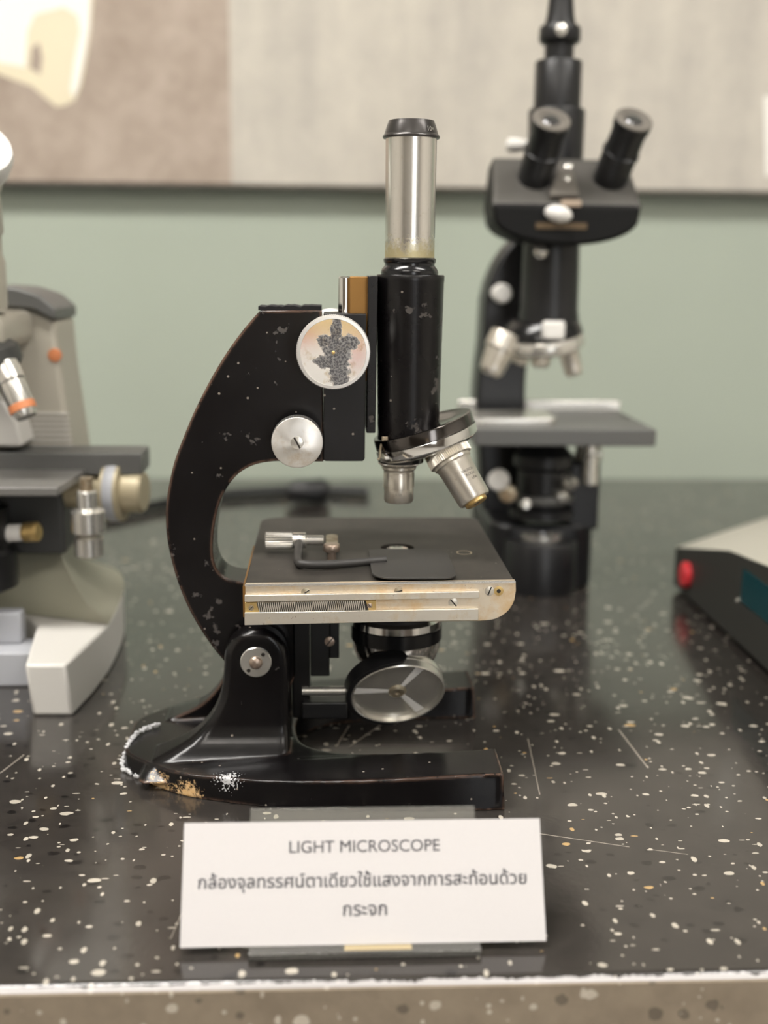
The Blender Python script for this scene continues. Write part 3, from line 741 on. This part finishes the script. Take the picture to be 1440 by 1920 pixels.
pp = [e0, e0+Vector((0, -.010, -.0012)), Vector((e0.x-.0002, g1.y+.008, .1158)), Vector((e0.x+.0004, g2.y+.0035, .1150)), Vector((e0.x+.0040, g2.y+.0004, .1148)), Vector((e0.x+.009, g2.y, .1147)), g3, g4]
obj('clip_arm', tube(BM(), spline(pp, 6), .0022, 14), 'clip_black', cb_)
pz = .1146
P1, P2, P3, P4 = atZ(692, 1029, pz), atZ(840, 1030, pz), atZ(851, 1080, pz), atZ(693, 1083, pz)
bm = prism(BM(), rounded(P1.x-.0005, P3.x+.0016, P4.y-.0004, P1.y, [.008, .004, .010, .007], 8), pz-.0009, pz, 'Z')
obj('clip_plate', bm, 'clip_black', cb_, bevel=.0002)
l0, l1 = atZ(622, 1003, .1185), atZ(622, 1020, .1185)
prm = rounded(l1.x-.0030, l1.x+.0034, l1.y-.002, l0.y+.006, .003, 6)
lv = obj('clip_lever', prism(BM(), prm, .1150, .1176, 'Z'), 'screw', mic, bevel=.0003)
sc = atZ(622, 1019, .1215)
obj('lever_screw', lathe(BM(), [(.0022, .1122), (.0022, .1172), (.0038, .1174), (.0042, .1180), (.0042, .1206), (.0038, .1213), (.0030, .1214)], (sc.x, sc.y, 0), n=40), 'copper_screw', lv)

# ---- condenser, mirror
cx = .0383
cd = obj('condenser', lathe(BM(), [(.0180, .0960), (.0225, .0940), (.0225, .0790), (.0220, .0760), (.0190, .0745)], (cx, YC, 0), n=72), 'black_sat', mic)
obj('condenser_ring', lathe(BM(), [(.0239, .0725), (.0245, .0720), (.0245, .0650), (.0239, .0645)], (cx, YC, 0), n=72), 'black_gloss', cd)
obj('condenser_shoulder', lathe(BM(), [(.0205, .0800), (.0238, .0760), (.0240, .0722)], (cx, YC, 0), n=72), 'chrome', cd)
obj('condenser_bowl', lathe(BM(), [(.0239, .0648), (.0234, .0600), (.0212, .0540), (.0165, .0490), (.0130, .0475), (.0040, .0472)], (cx, YC, 0), n=72), 'chrome', cd)
obj('condenser_bracket', box(BM(), q1[0], cx-.020, YC-.006, YC+.006, .0780, .0920), 'black_sat', cd, bevel=.0006)
MY = .588
mc = atY(746, 1302, MY); R = .0252
el, az = math.radians(-33), math.radians(6)
nv = Vector((math.sin(az)*math.cos(el), -math.cos(az)*math.cos(el), math.sin(el)))
mu, mv, mw = frame_of(nv)
rim = obj('mirror_rim', lathe(BM(), [(.0215, -.0085), (.0248, -.0085), (.0252, -.0078), (.0252, -.0045), (.0249, -.0042), (.0249, -.0038), (.0252, -.0034), (.0252, .0000), (.0246, .0006), (.0240, .0004), (.0238, -.0022)], mc, nv, 96), 'nickel_clean', mic)
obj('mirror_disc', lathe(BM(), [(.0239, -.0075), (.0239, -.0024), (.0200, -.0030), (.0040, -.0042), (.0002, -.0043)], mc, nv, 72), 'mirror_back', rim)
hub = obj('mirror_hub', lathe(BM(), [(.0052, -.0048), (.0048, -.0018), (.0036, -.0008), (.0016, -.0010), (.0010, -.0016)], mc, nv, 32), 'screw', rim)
right = Vector((0, 0, 1)).cross(nv).normalized(); right = right if right.x > 0 else -right; upv = nv.cross(right); upv = upv if upv.z > 0 else -upv
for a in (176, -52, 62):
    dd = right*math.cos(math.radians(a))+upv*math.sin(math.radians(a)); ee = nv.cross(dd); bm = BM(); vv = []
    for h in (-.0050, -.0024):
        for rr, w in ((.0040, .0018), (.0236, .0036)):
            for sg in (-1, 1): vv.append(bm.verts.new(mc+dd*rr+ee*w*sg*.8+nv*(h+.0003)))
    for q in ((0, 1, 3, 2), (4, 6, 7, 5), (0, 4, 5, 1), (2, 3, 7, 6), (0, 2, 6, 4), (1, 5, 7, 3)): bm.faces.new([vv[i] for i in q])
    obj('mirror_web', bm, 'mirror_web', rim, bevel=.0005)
bm = BM(); rings = []
for k in range(41):
    a = math.radians(84+(196)*k/40); e = min(k, 40-k)/3.0; w = .0042*(math.sqrt(max(0, 1-(1-min(1, e))**2))+.02)
    dd = right*math.cos(a)+upv*math.sin(a)
    rings.append([bm.verts.new(mc+dd*r_+nv*h) for r_, h in ((.0253, -.0040-w), (.0278, -.0040-w), (.0278, -.0040+w), (.0253, -.0040+w))])
for A_, B_ in zip(rings, rings[1:]):
    for k in range(4): bm.faces.new((A_[k], A_[(k+1) % 4], B_[(k+1) % 4], B_[k]))
bm.faces.new(rings[0]); bm.faces.new(rings[-1])
yoke = obj('mirror_yoke', bm, 'black_sat', mic, bevel=.0005)
ye = mc-right*.0276-nv*.004
obj('mirror_rod', lathe(BM(), [(.0024, p1.x-.004-ye.x), (.0024, .0)], ye, (1, 0, 0), 24), 'nickel_clean', yoke)
obj('mirror_arm', box(BM(), p1.x-.004, ye.x+.001, MY-.004, MY+.006, ye.z-.0140, ye.z-.0050), 'black_sat', yoke, bevel=.0008)

# ================================================================== NAME CARD ON ITS ACRYLIC STAND
sd = Vector((0, .0230, .0403)).normalized(); sn = Vector((0, -sd.z, sd.y))     # slope and outward normal
B0 = Vector((0, .4093, .0028))
def slab(x0, x1, s0, s1, d0, d1, origin=B0, taper=0):
    bm = BM(); vv = []
    for dd in (d0, d1):
        for ss, tp in ((s0, -taper), (s1, taper)):
            for x in (x0, x1): vv.append(bm.verts.new(Vector((x, 0, 0))+origin+sd*ss+sn*dd))
    for q in ((0, 1, 3, 2), (4, 6, 7, 5), (0, 4, 5, 1), (2, 3, 7, 6), (0, 2, 6, 4), (1, 5, 7, 3)): bm.faces.new([vv[i] for i in q])
    return bm
stand = thing('card_stand', 'clear acrylic stand leaning behind the white name card', 'card stand', (.015, .42, 0))
obj('leaning_panel', slab(-.0297, .0603, .0000, .0520, -.0032, -.0003), 'acrylic', stand, bevel=.0004)
obj('foot_plate', box(BM(), -.0292, .0602, .4040, .4480, .0003, .0030), 'acrylic', stand, bevel=.0004)
obj('tape_strip', box(BM(), .0075, .0335, .4055, .4090, .00301, .0031), 'tape', stand, smooth=False, label='brown sticky tape on the foot')
card = thing('name_card', 'white printed card in front of the old black monocular microscope', 'name card', (.015, .409, .003))
CW0, CW1, CS = -.0555, .0861, .0466
obj('sheet', slab(CW0, CW1, .0003, CS, .0000, .0004), 'paper', card, smooth=False)
def card_text(s, px0, px1, py_base, bold):
    p = .5*(px0+px1); w = (px1-px0)
    # baseline position along the slope from its height on the photograph's card
    fr = lambda px, py: (px-(347-(py-1543)*10/233))/((1012+(py-1537)*11/230)-(347-(py-1543)*10/233))
    u0, u1 = fr(px0, py_base), fr(px1, py_base)
    x0, x1 = CW0+u0*(CW1-CW0), CW0+u1*(CW1-CW0)
    s0 = CS*(1-((py_base-1540)/232))*1.0
    bm = text_mesh(s, width=x1-x0, bold=bold)
    for v in bm.verts: v.co = Vector((0, 0, 0))+B0+Vector(((x0+x1)/2+v.co.x, 0, 0))+sd*(s0+v.co.y)+sn*.00047
    return obj('lettering', bm, 'ink', card, smooth=False)
card_text('LIGHT MICROSCOPE', 541, 823, 1600, .00006)
card_text('กล้องจุลทรรศน์ตาเดียวใช้แสงจากการสะท้อนด้วย', 371, 987, 1664, .00016)
card_text('กระจก', 640, 723, 1718, .00016)

# ================================================================== BINOCULAR MICROSCOPE (right, behind)
RY = .93
bino = thing('microscope', 'black binocular microscope with two angled eyepieces standing at the right back', 'microscope', (.176, RY, 0))
W = lambda px, py, Y=RY: atY(px, py, Y)
rx_ = .1765
lath = lambda prof, x=rx_, y=RY, n=48, ax=(0, 0, 1): lathe(BM(), prof, (x, y, 0), ax, n)
# base
obj('base', lath([(.030, 0), (.0305, .002), (.0300, .040), (.0285, .043), (.0200, .044)]), 'black_sat', bino)
obj('lamp_ring', lath([(.0180, .043), (.0180, .0475), (.0165, .0485), (.0120, .0485)]), 'nickel_clean', bino)
obj('field_lens', lath([(.0122, .048), (.0119, .0500), (.0030, .0512)]), 'glass', bino)
obj('foot', prism(BM(), rounded(.135, .222, RY-.005, RY+.14, .02), 0, .055, 'Z'), 'black_sat', bino, bevel=.003)
# limb
lim = spline(XZ([(905, 560), (900, 640), (893, 700), (890, 770), (900, 900), (905, 1000)], 1.0), 4)
lim_r = spline(XZ([(985, 1000), (985, 850), (980, 740), (985, 660), (1000, 560), (1030, 470)], 1.0), 4)
lim_t = spline(XZ([(1000, 440), (960, 452), (930, 490), (912, 530)], 1.0), 4)
obj('limb', prism(BM(), [(x, z) for x, z in lim]+[(x, z) for x, z in lim_r]+[(x, z) for x, z in lim_t], .985, 1.03, 'Y'), 'black_sat', bino, bevel=.003)
k = obj('focus_knob', lathe(BM(), [(.006, 0), (.0105, .002), (.0105, .012), (.009, .014)], W(1085, 850, .985)+Vector((.004, 0, 0)), (1, 0, 0), 40), 'nickel_clean', bino)
obj('focus_knob', lathe(BM(), [(.012, 0), (.014, .002), (.014, .010), (.0125, .012)], W(1065, 915, .985), (.6, -.8, 0), 40), 'nickel_clean', bino)
obj('limb_knob', lathe(BM(), [(.0060, -.02), (.0080, .0), (.0080, .006), (.006, .009), (.001, .0095)], W(940, 550, .965), (0, -1, 0), 32), 'white_plastic', bino)
# stage
zS = .1395
p = lambda px, py: atZ(px, py, zS)
stg = obj('stage', prism(BM(), rounded(.1130, .2535, RY-.052, RY+.075, .003), .1265, zS, 'Z'), 'mid_grey', bino, bevel=.001)
obj('slide_holder', prism(BM(), rounded(.106, .182, RY-.026, RY+.030, .008), zS, zS+.005, 'Z'), 'nickel_clean', stg, bevel=.0006)
obj('stage_edge_rail', box(BM(), .1135, .253, RY+.062, RY+.072, zS, zS+.009), 'nickel_clean', stg, bevel=.001)
obj('stage_knob', lath([(.0060, .088), (.0068, .089), (.0068, .112), (.0055, .113), (.004, .127)], x=W(1105, 850).x, y=RY-.004), 'nickel_clean', stg)
obj('stage_knob', lath([(.0095, .093), (.0100, .094), (.0100, .104), (.0070, .106), (.004, .1265)], x=W(1105, 850).x-.002, y=RY+.016), 'white_plastic', stg)
# substage condenser
cd = obj('condenser', lath([(.018, .060), (.026, .062), (.026, .068), (.020, .071), (.020, .100), (.024, .104), (.024, .112), (.016, .122)]), 'black_sat', bino)
obj('condenser_collar', lath([(.0255, .0745), (.0262, .0755), (.0262, .0795), (.0255, .0805)]), 'mid_grey', cd)
for px, py, r, ax, mt in ((935, 900, .0085, (-.3, -1, 0), 'white_plastic'), (952, 925, .0075, (-.1, -1, .1), 'screw'), (985, 945, .0045, (0, -1, .2), 'nickel_clean'), (1068, 905, .0060, (.3, -1, -.2), 'nickel_clean'), (1052, 930, .0050, (.2, -1, 0), 'nickel_clean')):
    q = W(px, py, RY-.022)
    obj('condenser_screw', lathe(BM(), [(r*.6, -.012), (r, -.004), (r, .003), (r*.8, .005), (r*.1, .0055)], q, ax, 28), mt, cd)
obj('substage_fork', box(BM(), .1985, .2235, RY-.002, RY+.05, .050, .105), 'black_sat', bino, bevel=.002)
# nosepiece and objectives
zn = W(1010, 622).z
obj('body_neck', lath([(.0190, zn-.002), (.0230, zn), (.0238, zn+.010), (.0225, zn+.018), (.0222, zn+.050), (.0215, .2880), (.016, .289)]), 'black_sat', bino)
nt = obj('nosepiece', lathe(BM(), [(.012, .010), (.026, .008), (.031, .002), (.0325, -.003), (.0325, -.007), (.028, -.010), (.010, -.014)], (rx_-.004, RY, zn-.004), (-.12, -.18, 1), 56), 'nickel_clean', bino)
obj('nosepiece_cap', lathe(BM(), [(.022, .016), (.029, .010), (.0315, .003)], (rx_-.004, RY, zn-.004), (-.12, -.18, 1), 56), 'black_gloss', nt)
obj('click_plate', box(BM(), rx_-.011, rx_+.006, RY-.038, RY-.030, zn-.004, zn+.010), 'white_plastic', nt, bevel=.002)
for (a, b, r0, r1) in (((945, 640), (918, 702), .0125, .0095), ((1015, 655), (1013, 688), .0085, .0075), ((1062, 645), (1078, 705), .0085, .0070), ((1000, 650), (985, 690), .008, .007)):
    A3, B3 = W(*a, RY-.012), W(*b, RY-.016)
    if a[0] == 1000: A3.y = B3.y = RY+.02
    L = (B3-A3).length
    obj('objective', lathe(BM(), [(r0, -.006), (r0*1.05, 0), (r0*1.05, L*.25), (r0*.93, L*.3), (r1, L*.9), (r1*.7, L), (r1*.4, L)], A3, (B3-A3), 36), 'objective', nt)
# head: half-round housing with a sloping face
hd = BM()
zt, zl = W(1050, 385, RY-.045).z, W(1050, 455, RY-.045).z
hx0, hx1 = W(922, 385, RY-.045).x, W(1203, 385, RY-.045).x
hcx = (hx0+hx1)/2; hw = (hx1-hx0)/2
front = [(hx0, zt), (hx0+.0012, zt-.006)]+[(hcx-hw*math.cos(math.radians(a))*(1 if a < 90 else 1), zt-.004-(zt-zl-.002)*math.sin(math.radians(a))**.8) for a in range(14, 170, 8)]+[(hx1-.0012, zt-.006), (hx1, zt)]
fr_v = [hd.verts.new((x, RY-.048, z)) for x, z in front]
bk_v = [hd.verts.new((hcx+(x-hcx)*.92, RY+.035, z)) for x, z in front]
n = len(front)
tl = [hd.verts.new((hcx+(hx0-hcx)*.93, RY-.012, zt+.036)), hd.verts.new((hcx+(hx1-hcx)*.93, RY-.012, zt+.036))]
tb = [hd.verts.new((hcx+(hx0-hcx)*.86, RY+.035, zt+.034)), hd.verts.new((hcx+(hx1-hcx)*.86, RY+.035, zt+.034))]
hd.faces.new(fr_v[::-1])
for i in range(n-1): hd.faces.new((fr_v[i], fr_v[i+1], bk_v[i+1], bk_v[i]))
hd.faces.new((fr_v[0], tl[0], tl[1], fr_v[-1])).material_index = 1
hd.faces.new((tl[0], tb[0], tb[1], tl[1]))
hd.faces.new((fr_v[0], bk_v[0], tb[0], tl[0])); hd.faces.new((fr_v[-1], tl[1], tb[1], bk_v[-1]))
hd.faces.new(bk_v+[tb[1], tb[0]])
head = obj('binocular_head', hd, ['black_matte', 'grey_face'], bino, bevel=.003, seg=3, smooth=True)
mid = W(1060, 340, RY-.030)
tri = [W(1028, 372, RY-.045), W(1085, 372, RY-.045), W(1072, 318, RY-.018), W(1048, 318, RY-.018)]
bm = BM(); nn = Vector((0, -.7, .7)); lo_ = [bm.verts.new(q) for q in tri]; hi_ = [bm.verts.new(q+nn*.004) for q in tri]
bm.faces.new(hi_); bm.faces.new(lo_[::-1])
for i in range(4): bm.faces.new((lo_[i], lo_[(i+1) % 4], hi_[(i+1) % 4], hi_[i]))
cvr = obj('hinge_cover', bm, 'eyecup', head, bevel=.001)
for px, py in ((1062, 336), (1066, 312)):
    obj('cover_screw', lathe(BM(), [(.0032, -.001), (.0032, .0012), (.002, .002)], W(px, py, RY-.032+(336-py)*.0004), (0, -.7, .7), 24), 'nickel_clean', cvr)
obj('scale_mark', box(BM(), W(1052, 378, RY-.0485).x, W(1090, 378, RY-.0485).x, RY-.0495, RY-.0480, zt-.001, zt+.004), plain('aged_ivory', (.42, .33, .25), .5), head, bevel=.0005)
q = W(1047, 401, RY-.05)
bm = BM(); bmesh.ops.create_uvsphere(bm, u_segments=28, v_segments=16, radius=1, matrix=Matrix.Translation(q)@Matrix.Rotation(.2, 4, 'Y')@Matrix.Diagonal((.0105, .006, .0062, 1)))
obj('clamp_knob', bm, 'white_plastic', head)
g0, g1 = W(1005, 417, RY-.0485), W(1100, 430, RY-.0485)
obj('gold_band', box(BM(), g0.x, g1.x, RY-.0489, RY-.0478, g1.z, g0.z), 'gold_print', head, smooth=False)
obj('neck_screw', lathe(BM(), [(.0050, -.004), (.0050, .001), (.003, .003), (.0005, .0035)], W(1014, 472, RY-.0225), (0, -1, 0), 28), 'nickel_clean', bino)
# eyepiece tubes
for (a, b, nm_) in (((1000, 345), (1035, 222), 0), ((1140, 345), (1190, 222), 1)):
    A3 = W(*a, RY-.024); B3 = W(*b, RY-.060); L = (B3-A3).length; ax = B3-A3
    t1 = obj('eyepiece_tube', lathe(BM(), [(.0130, -.012), (.0130, L*.46), (.0138, L*.47), (.0138, L*.52), (.0126, L*.53), (.0126, L*.80), (.0136, L*.86), (.0140, L*.97)], A3, ax, 48), 'black_sat', head)
    obj('eyecup', lathe(BM(), [(.0138, L*.965), (.0140, L*.985), (.0132, L), (.0095, L), (.0085, L*.975), (.0065, L*.97)], A3, ax, 48), 'eyecup', t1)
    obj('eye_lens', lathe(BM(), [(.0067, L*.965), (.0055, L*.985), (.0004, L*.99)], A3, ax, 32), 'glass', t1)
# photo tube
T = lambda py: W(1045, py, RY+.01).z
px_ = W(1046, 160, RY+.01).x
pr = [(.0215, T(312)), (.0218, T(210)), (.0212, T(206)), (.0180, T(205)), (.0180, T(118)), (.0172, T(115)), (.0112, T(112)), (.0112, T(86)), (.0150, T(80)), (.0158, T(76)), (.0158, T(55)), (.0148, T(50)), (.0120, T(48)), (.0105, T(30)), (.0080, T(-40)), (.0080, T(-120)), (.004, T(-122))]
ph = obj('photo_tube', lathe(BM(), pr, (px_, RY+.01, 0), n=56), 'black_sat', bino)
obj('tube_screw', lathe(BM(), [(.0045, -.004), (.0045, .001), (.001, .0028)], W(1052, 56, RY-.006), (0, -1, 0), 24), 'nickel_clean', ph)
obj('tube_screw', lathe(BM(), [(.0030, -.012), (.0055, .0), (.0055, .006), (.003, .008)], W(968, 272, RY+.01), (-1, 0, 0), 24), 'white_plastic', ph)

# ================================================================== GREY BEIGE MICROSCOPE (left)
LY = .74
gm = thing('microscope', 'beige and grey microscope cut off by the left edge of the view', 'microscope', (-.2, .76, 0))
L_ = lambda px, py, Y=LY: atY(px, py, Y)
# foot: two-level, one toe showing
def Zp(pts, z): return [tuple(atZ(x, y, z))[:2] for x, y in pts]
toe = Zp([(46, 1246), (122, 1246), (164, 1207), (203, 1170)], .032)+spline(Zp([(203, 1170), (224, 1130), (232, 1095), (215, 1068), (160, 1050)], .032), 3)[1:]
toe = toe+[(-.30, toe[-1][1]), (-.30, .79), (-.225, .79)]+Zp([(70, 1170)], .032)
bm = BM(); va = [bm.verts.new((x+(.003 if y < .70 else 0), y+(.001 if y < .70 else -.002), 0)) for x, y in toe]; vb = [bm.verts.new((x, y, .032)) for x, y in toe]
n = len(toe); bm.faces.new(vb); bm.faces.new(va[::-1])
for i in range(n): bm.faces.new((va[i], va[(i+1) % n], vb[(i+1) % n], vb[i]))
foot = obj('foot', bm, 'beige_light', gm, bevel=.002, seg=2)
# sloping back of the foot
bk = spline(Zp([(203, 1172), (224, 1130), (232, 1095), (215, 1068), (160, 1050)], .032), 3)
bm = BM(); rings = []
cen = Vector((-.225, .80, .032))
for k in range(9):
    t_ = k/8; ring = []
    for x, y in bk+[(-.26, bk[-1][1]), (-.26, .77), (-.20, .755)]:
        q = Vector((x, y, .030)); c_ = Vector((-.215, .815, .030)); s_ = 1.004-.62*t_; z_ = .0328+.055*(t_**2.0)
        ring.append(bm.verts.new((c_.x+(q.x-c_.x)*s_, c_.y+(q.y-c_.y)*s_, z_)))
    rings.append(ring)
for A_, B_ in zip(rings, rings[1:]):
    for k in range(len(A_)): bm.faces.new((A_[k], A_[(k+1) % len(A_)], B_[(k+1) % len(B_)], B_[k]))
bm.faces.new(rings[-1]); bm.faces.new(rings[0][::-1])
obj('foot_slope', bm, 'slope', gm, angle=50, label='beige sloping back of the foot with painted shade')
# illuminator block between the toes
i0 = atZ(62, 1288, 0); 
bm = BM(); box(bm, -.28, i0.x, i0.y, .735, 0, .0225); box(bm, -.28, i0.x-.010, i0.y+.017, .735, .0225, .043)
obj('illuminator', bm, 'blue_grey', gm, bevel=.0015)
# limb
lb = XZ([(-80, 590), (-30, 575), (0, 575), (60, 580), (104, 600), (112, 680), (124, 760), (138, 850), (140, 900), (120, 1000), (-80, 1000)], .80)
obj('limb', prism(BM(), lb, .80, .86, 'Y'), 'beige', gm, bevel=.004, seg=3)
cp_ = XZ([(-80, 538), (-20, 536), (30, 540), (75, 555), (104, 580), (104, 602), (60, 580), (0, 574), (-80, 590)], .795)
obj('limb_cap', prism(BM(), cp_, .795, .862, 'Y'), 'mid_grey', gm, bevel=.0015)
obj('badge', lathe(BM(), [(.0045, -.001), (.0045, .0008), (.003, .0012)], L_(103, 666, .80), (0, -1, 0), 24), 'orange', gm)
for k in range(7):
    a, b = L_(60, 775+k*10, .7995), L_(128, 776+k*10, .7995)
    obj('limb_rib', box(BM(), a.x, b.x+.0004*k, .7985, .801, a.z-.0006, a.z+.0006), 'beige_light', gm, smooth=False)
# nosepiece arm + head at the left rim
hq = L_(0, 600, .70)
obj('nose_arm', prism(BM(), XZ([(-140, 585), (-5, 590), (8, 610), (8, 645), (-4, 660), (-140, 662)], .725), .725, .80, 'Y'), 'beige', gm, bevel=.004, seg=3)
npz = L_(-30, 675, .735)
nq = obj('nosepiece', lathe(BM(), [(.018, .012), (.0225, .008), (.0235, .0), (.020, -.006), (.010, -.009)], npz+Vector((0, 0, -.002)), (-.18, -.1, 1), 48), 'dark_grey', gm)
A3, B3 = L_(14, 700, .725), L_(50, 782, .718); L = (B3-A3).length
ob = obj('objective', lathe(BM(), [(.0085, -.006), (.0090, 0), (.0090, L*.18), (.0080, L*.22), (.0080, L*.86), (.0062, L), (.004, L)], A3, B3-A3, 40), 'nickel_clean', nq)
obj('objective_band', lathe(BM(), [(.0079, L*.70), (.0083, L*.71), (.0083, L*.86), (.0079, L*.87)], A3, B3-A3, 40), 'orange', ob)
A3, B3 = L_(-30, 700, .725), L_(-32, 790, .720); L = (B3-A3).length
obj('objective', lathe(BM(), [(.0085, -.006), (.0090, 0), (.0090, L*.18), (.0080, L*.22), (.0080, L*.86), (.0062, L), (.004, L)], A3, B3-A3, 40), 'dark_grey', nq)
hd_o = L_(0, 470, .735)
bm = lathe(BM(), [(.0300, .232), (.0300, .2600), (.0285, .2640), (.0285, .275), (.0300, .2780), (.0290, .3000), (.0310, .3060), (.0250, .309)], (-.2235, .735, 0), n=64)
hdl = obj('head', bm, 'beige', gm)
q = L_(-48, 322, .722)
obj('eyepiece', lathe(BM(), [(.0130, -.035), (.0135, .0), (.0190, .006), (.0200, .016), (.0185, .0210), (.008, .0212)], q, (.35, -.72, .6), 48), 'white_plastic', hdl)
# stage
obj('stage_rear', box(BM(), -.30, L_(270, 860, .775).x, .765, .800, L_(270, 886, .775).z, L_(270, 846, .775).z), 'mid_grey', gm, bevel=.001)
s0 = L_(109, 937, .70)
zst = L_(109, 914, .70).z
sp_ = obj('stage', prism(BM(), [(-.30, .70), (s0.x, .70), (atZ(187, 857, zst).x, .764), (-.30, .764)], s0.z+.002, zst, 'Z'), 'stage_grey', gm, bevel=.001)
c0 = atZ(-40, 838, zst+.001)
obj('limb_front', prism(BM(), XZ([(-60, 745), (6, 752), (30, 790), (42, 838), (-60, 838)], .766), .766, .80, 'Y'), 'beige_light', gm, bevel=.002)
# focus knobs
kn = L_(155, 955, .72)
ks = obj('stage_control', lathe(BM(), [(.0050, .012), (.0062, .011), (.0062, .001), (.0105, -.001), (.0105, -.014), (.0055, -.0165), (.0090, -.018), (.0090, -.029), (.005, -.031)], kn+Vector((.003, 0, 0)), (0, 0, 1), 40), 'nickel_clean', gm)
obj('control_stem', lathe(BM(), [(.004, 0), (.004, .020)], kn+Vector((.003, 0, .0)), (0, 0, 1), 20), 'screw', ks)
fk = obj('focus_knob', lathe(BM(), [(.012, -.07), (.012, 0), (.0200, .001), (.0200, .012), (.0140, .013), (.0140, .024), (.0125, .026)], L_(200, 920, .775)+Vector((0, 0, 0)), (1, -.15, 0), 48), 'aged_brass', gm)
obj('knob_band', lathe(BM(), [(.0202, .003), (.0206, .004), (.0206, .009), (.0202, .010)], L_(200, 920, .775), (1, -.15, 0), 48), 'blue_grey', fk)
obj('lock_knob', lathe(BM(), [(.004, -.02), (.0055, 0), (.0055, .010), (.004, .011)], L_(15, 1000, .735), (1, -.2, .1), 28), 'white_plastic', gm)
obj('lock_knob', lathe(BM(), [(.0058, .011), (.0062, .012), (.0062, .020), (.005, .021)], L_(15, 1000, .735), (1, -.2, .1), 28), 'brass', gm)
obj('substage_carrier', lathe(BM(), [(.020, .055), (.026, .058), (.026, .080), (.022, .083), (.022, .108)], (-.222, .735, 0), n=48), 'black_sat', gm)
obj('stage_support', box(BM(), -.25, L_(140, 940, .80).x, .765, .80, .070, .118), 'dark_grey', gm, bevel=.003)

# ================================================================== POWER SUPPLY (right rim)
ps = thing('power_supply', 'low dark instrument box with red button at the right edge of the counter', 'instrument', (.36, .8, 0))
prof = [(.925, .036), (.80, .064), (.72, .072), (.60, .078)]
bm = BM()
def col_(x, y, z): return bm.verts.new((x, y, .004)), bm.verts.new((x, y, z))
Lc = [col_(.288, y, z) for y, z in prof]; Rc = [col_(.52, y, z) for y, z in ((1.08, .040), (.82, .060), (.72, .070), (.60, .076))]; Bc = col_(.405, 1.04, .036)
for a, b in zip(Lc, Lc[1:]): bm.faces.new((a[0], a[1], b[1], b[0]))
for a, b in zip(Rc, Rc[1:]): bm.faces.new((a[0], b[0], b[1], a[1]))
bm.faces.new((Lc[-1][0], Lc[-1][1], Rc[-1][1], Rc[-1][0]))
bm.faces.new((Lc[0][1], Lc[0][0], Bc[0], Bc[1])); bm.faces.new((Bc[1], Bc[0], Rc[0][0], Rc[0][1]))
f = bm.faces.new((Lc[0][1], Bc[1], Rc[0][1], Rc[1][1], Lc[1][1])); f.material_index = 1
for i in (1, 2): f = bm.faces.new((Lc[i][1], Rc[i][1], Rc[i+1][1], Lc[i+1][1])); f.material_index = 1
bm.faces.new([c_[0] for c_ in Lc]+[c_[0] for c_ in reversed(Rc)]+[Bc[0]])
case = obj('case', bm, ['instrument_dark', 'instrument_top'], ps, bevel=.0012)
def atX(px, py, X):
    d = _ray(px, py); return Vector((0, 0, CAM_H))+d*(X/d.x)
c = atX(1290, 1078, .288)
obj('button', lathe(BM(), [(.0105, -.002), (.0105, .003), (.0090, .005), (.0010, .0060)], (.288, c.y, c.z), (-1, 0, 0), 36), 'red', case)
c = atX(1385, 1126, .288)
obj('case_screw', lathe(BM(), [(.0022, -.001), (.0022, .001), (.001, .0018)], (.288, c.y, c.z), (-1, 0, 0), 20), 'nickel_clean', case)
w0, w1 = atX(1395, 1066, .288), atX(1396, 1132, .288)
obj('display_window', box(BM(), .2872, .2885, .62, w0.y, w1.z, w0.z), 'teal', case, smooth=False)
for x, y in ((.31, .90), (.31, .64), (.49, .64), (.47, .96)):
    obj('rubber_foot', lathe(BM(), [(.008, 0), (.008, .0045)], (x, y, 0), n=20), 'black_sat', ps)

# black mains lead lying along the wall
pts = [(-.32, 1.05, .006), (-.22, 1.20, .006), (-.12, 1.30, .006), (-.02, 1.33, .006), (.05, 1.32, .006)]
cord = thing('extension_cord', 'black power cord lying on the counter along the green wall', 'cord', (0, 1.3, 0))
obj('lead', tube(BM(), spline(pts, 8), .0055, 12), 'black_sat', cord)
q = atZ(570, 925, .012)
obj('plug', lathe(BM(), [(.006, 0), (.012, .012), (.014, .040), (.010, .048)], (q.x-.02, q.y, .0145), (1, .1, 0), 24), 'black_sat', cord)
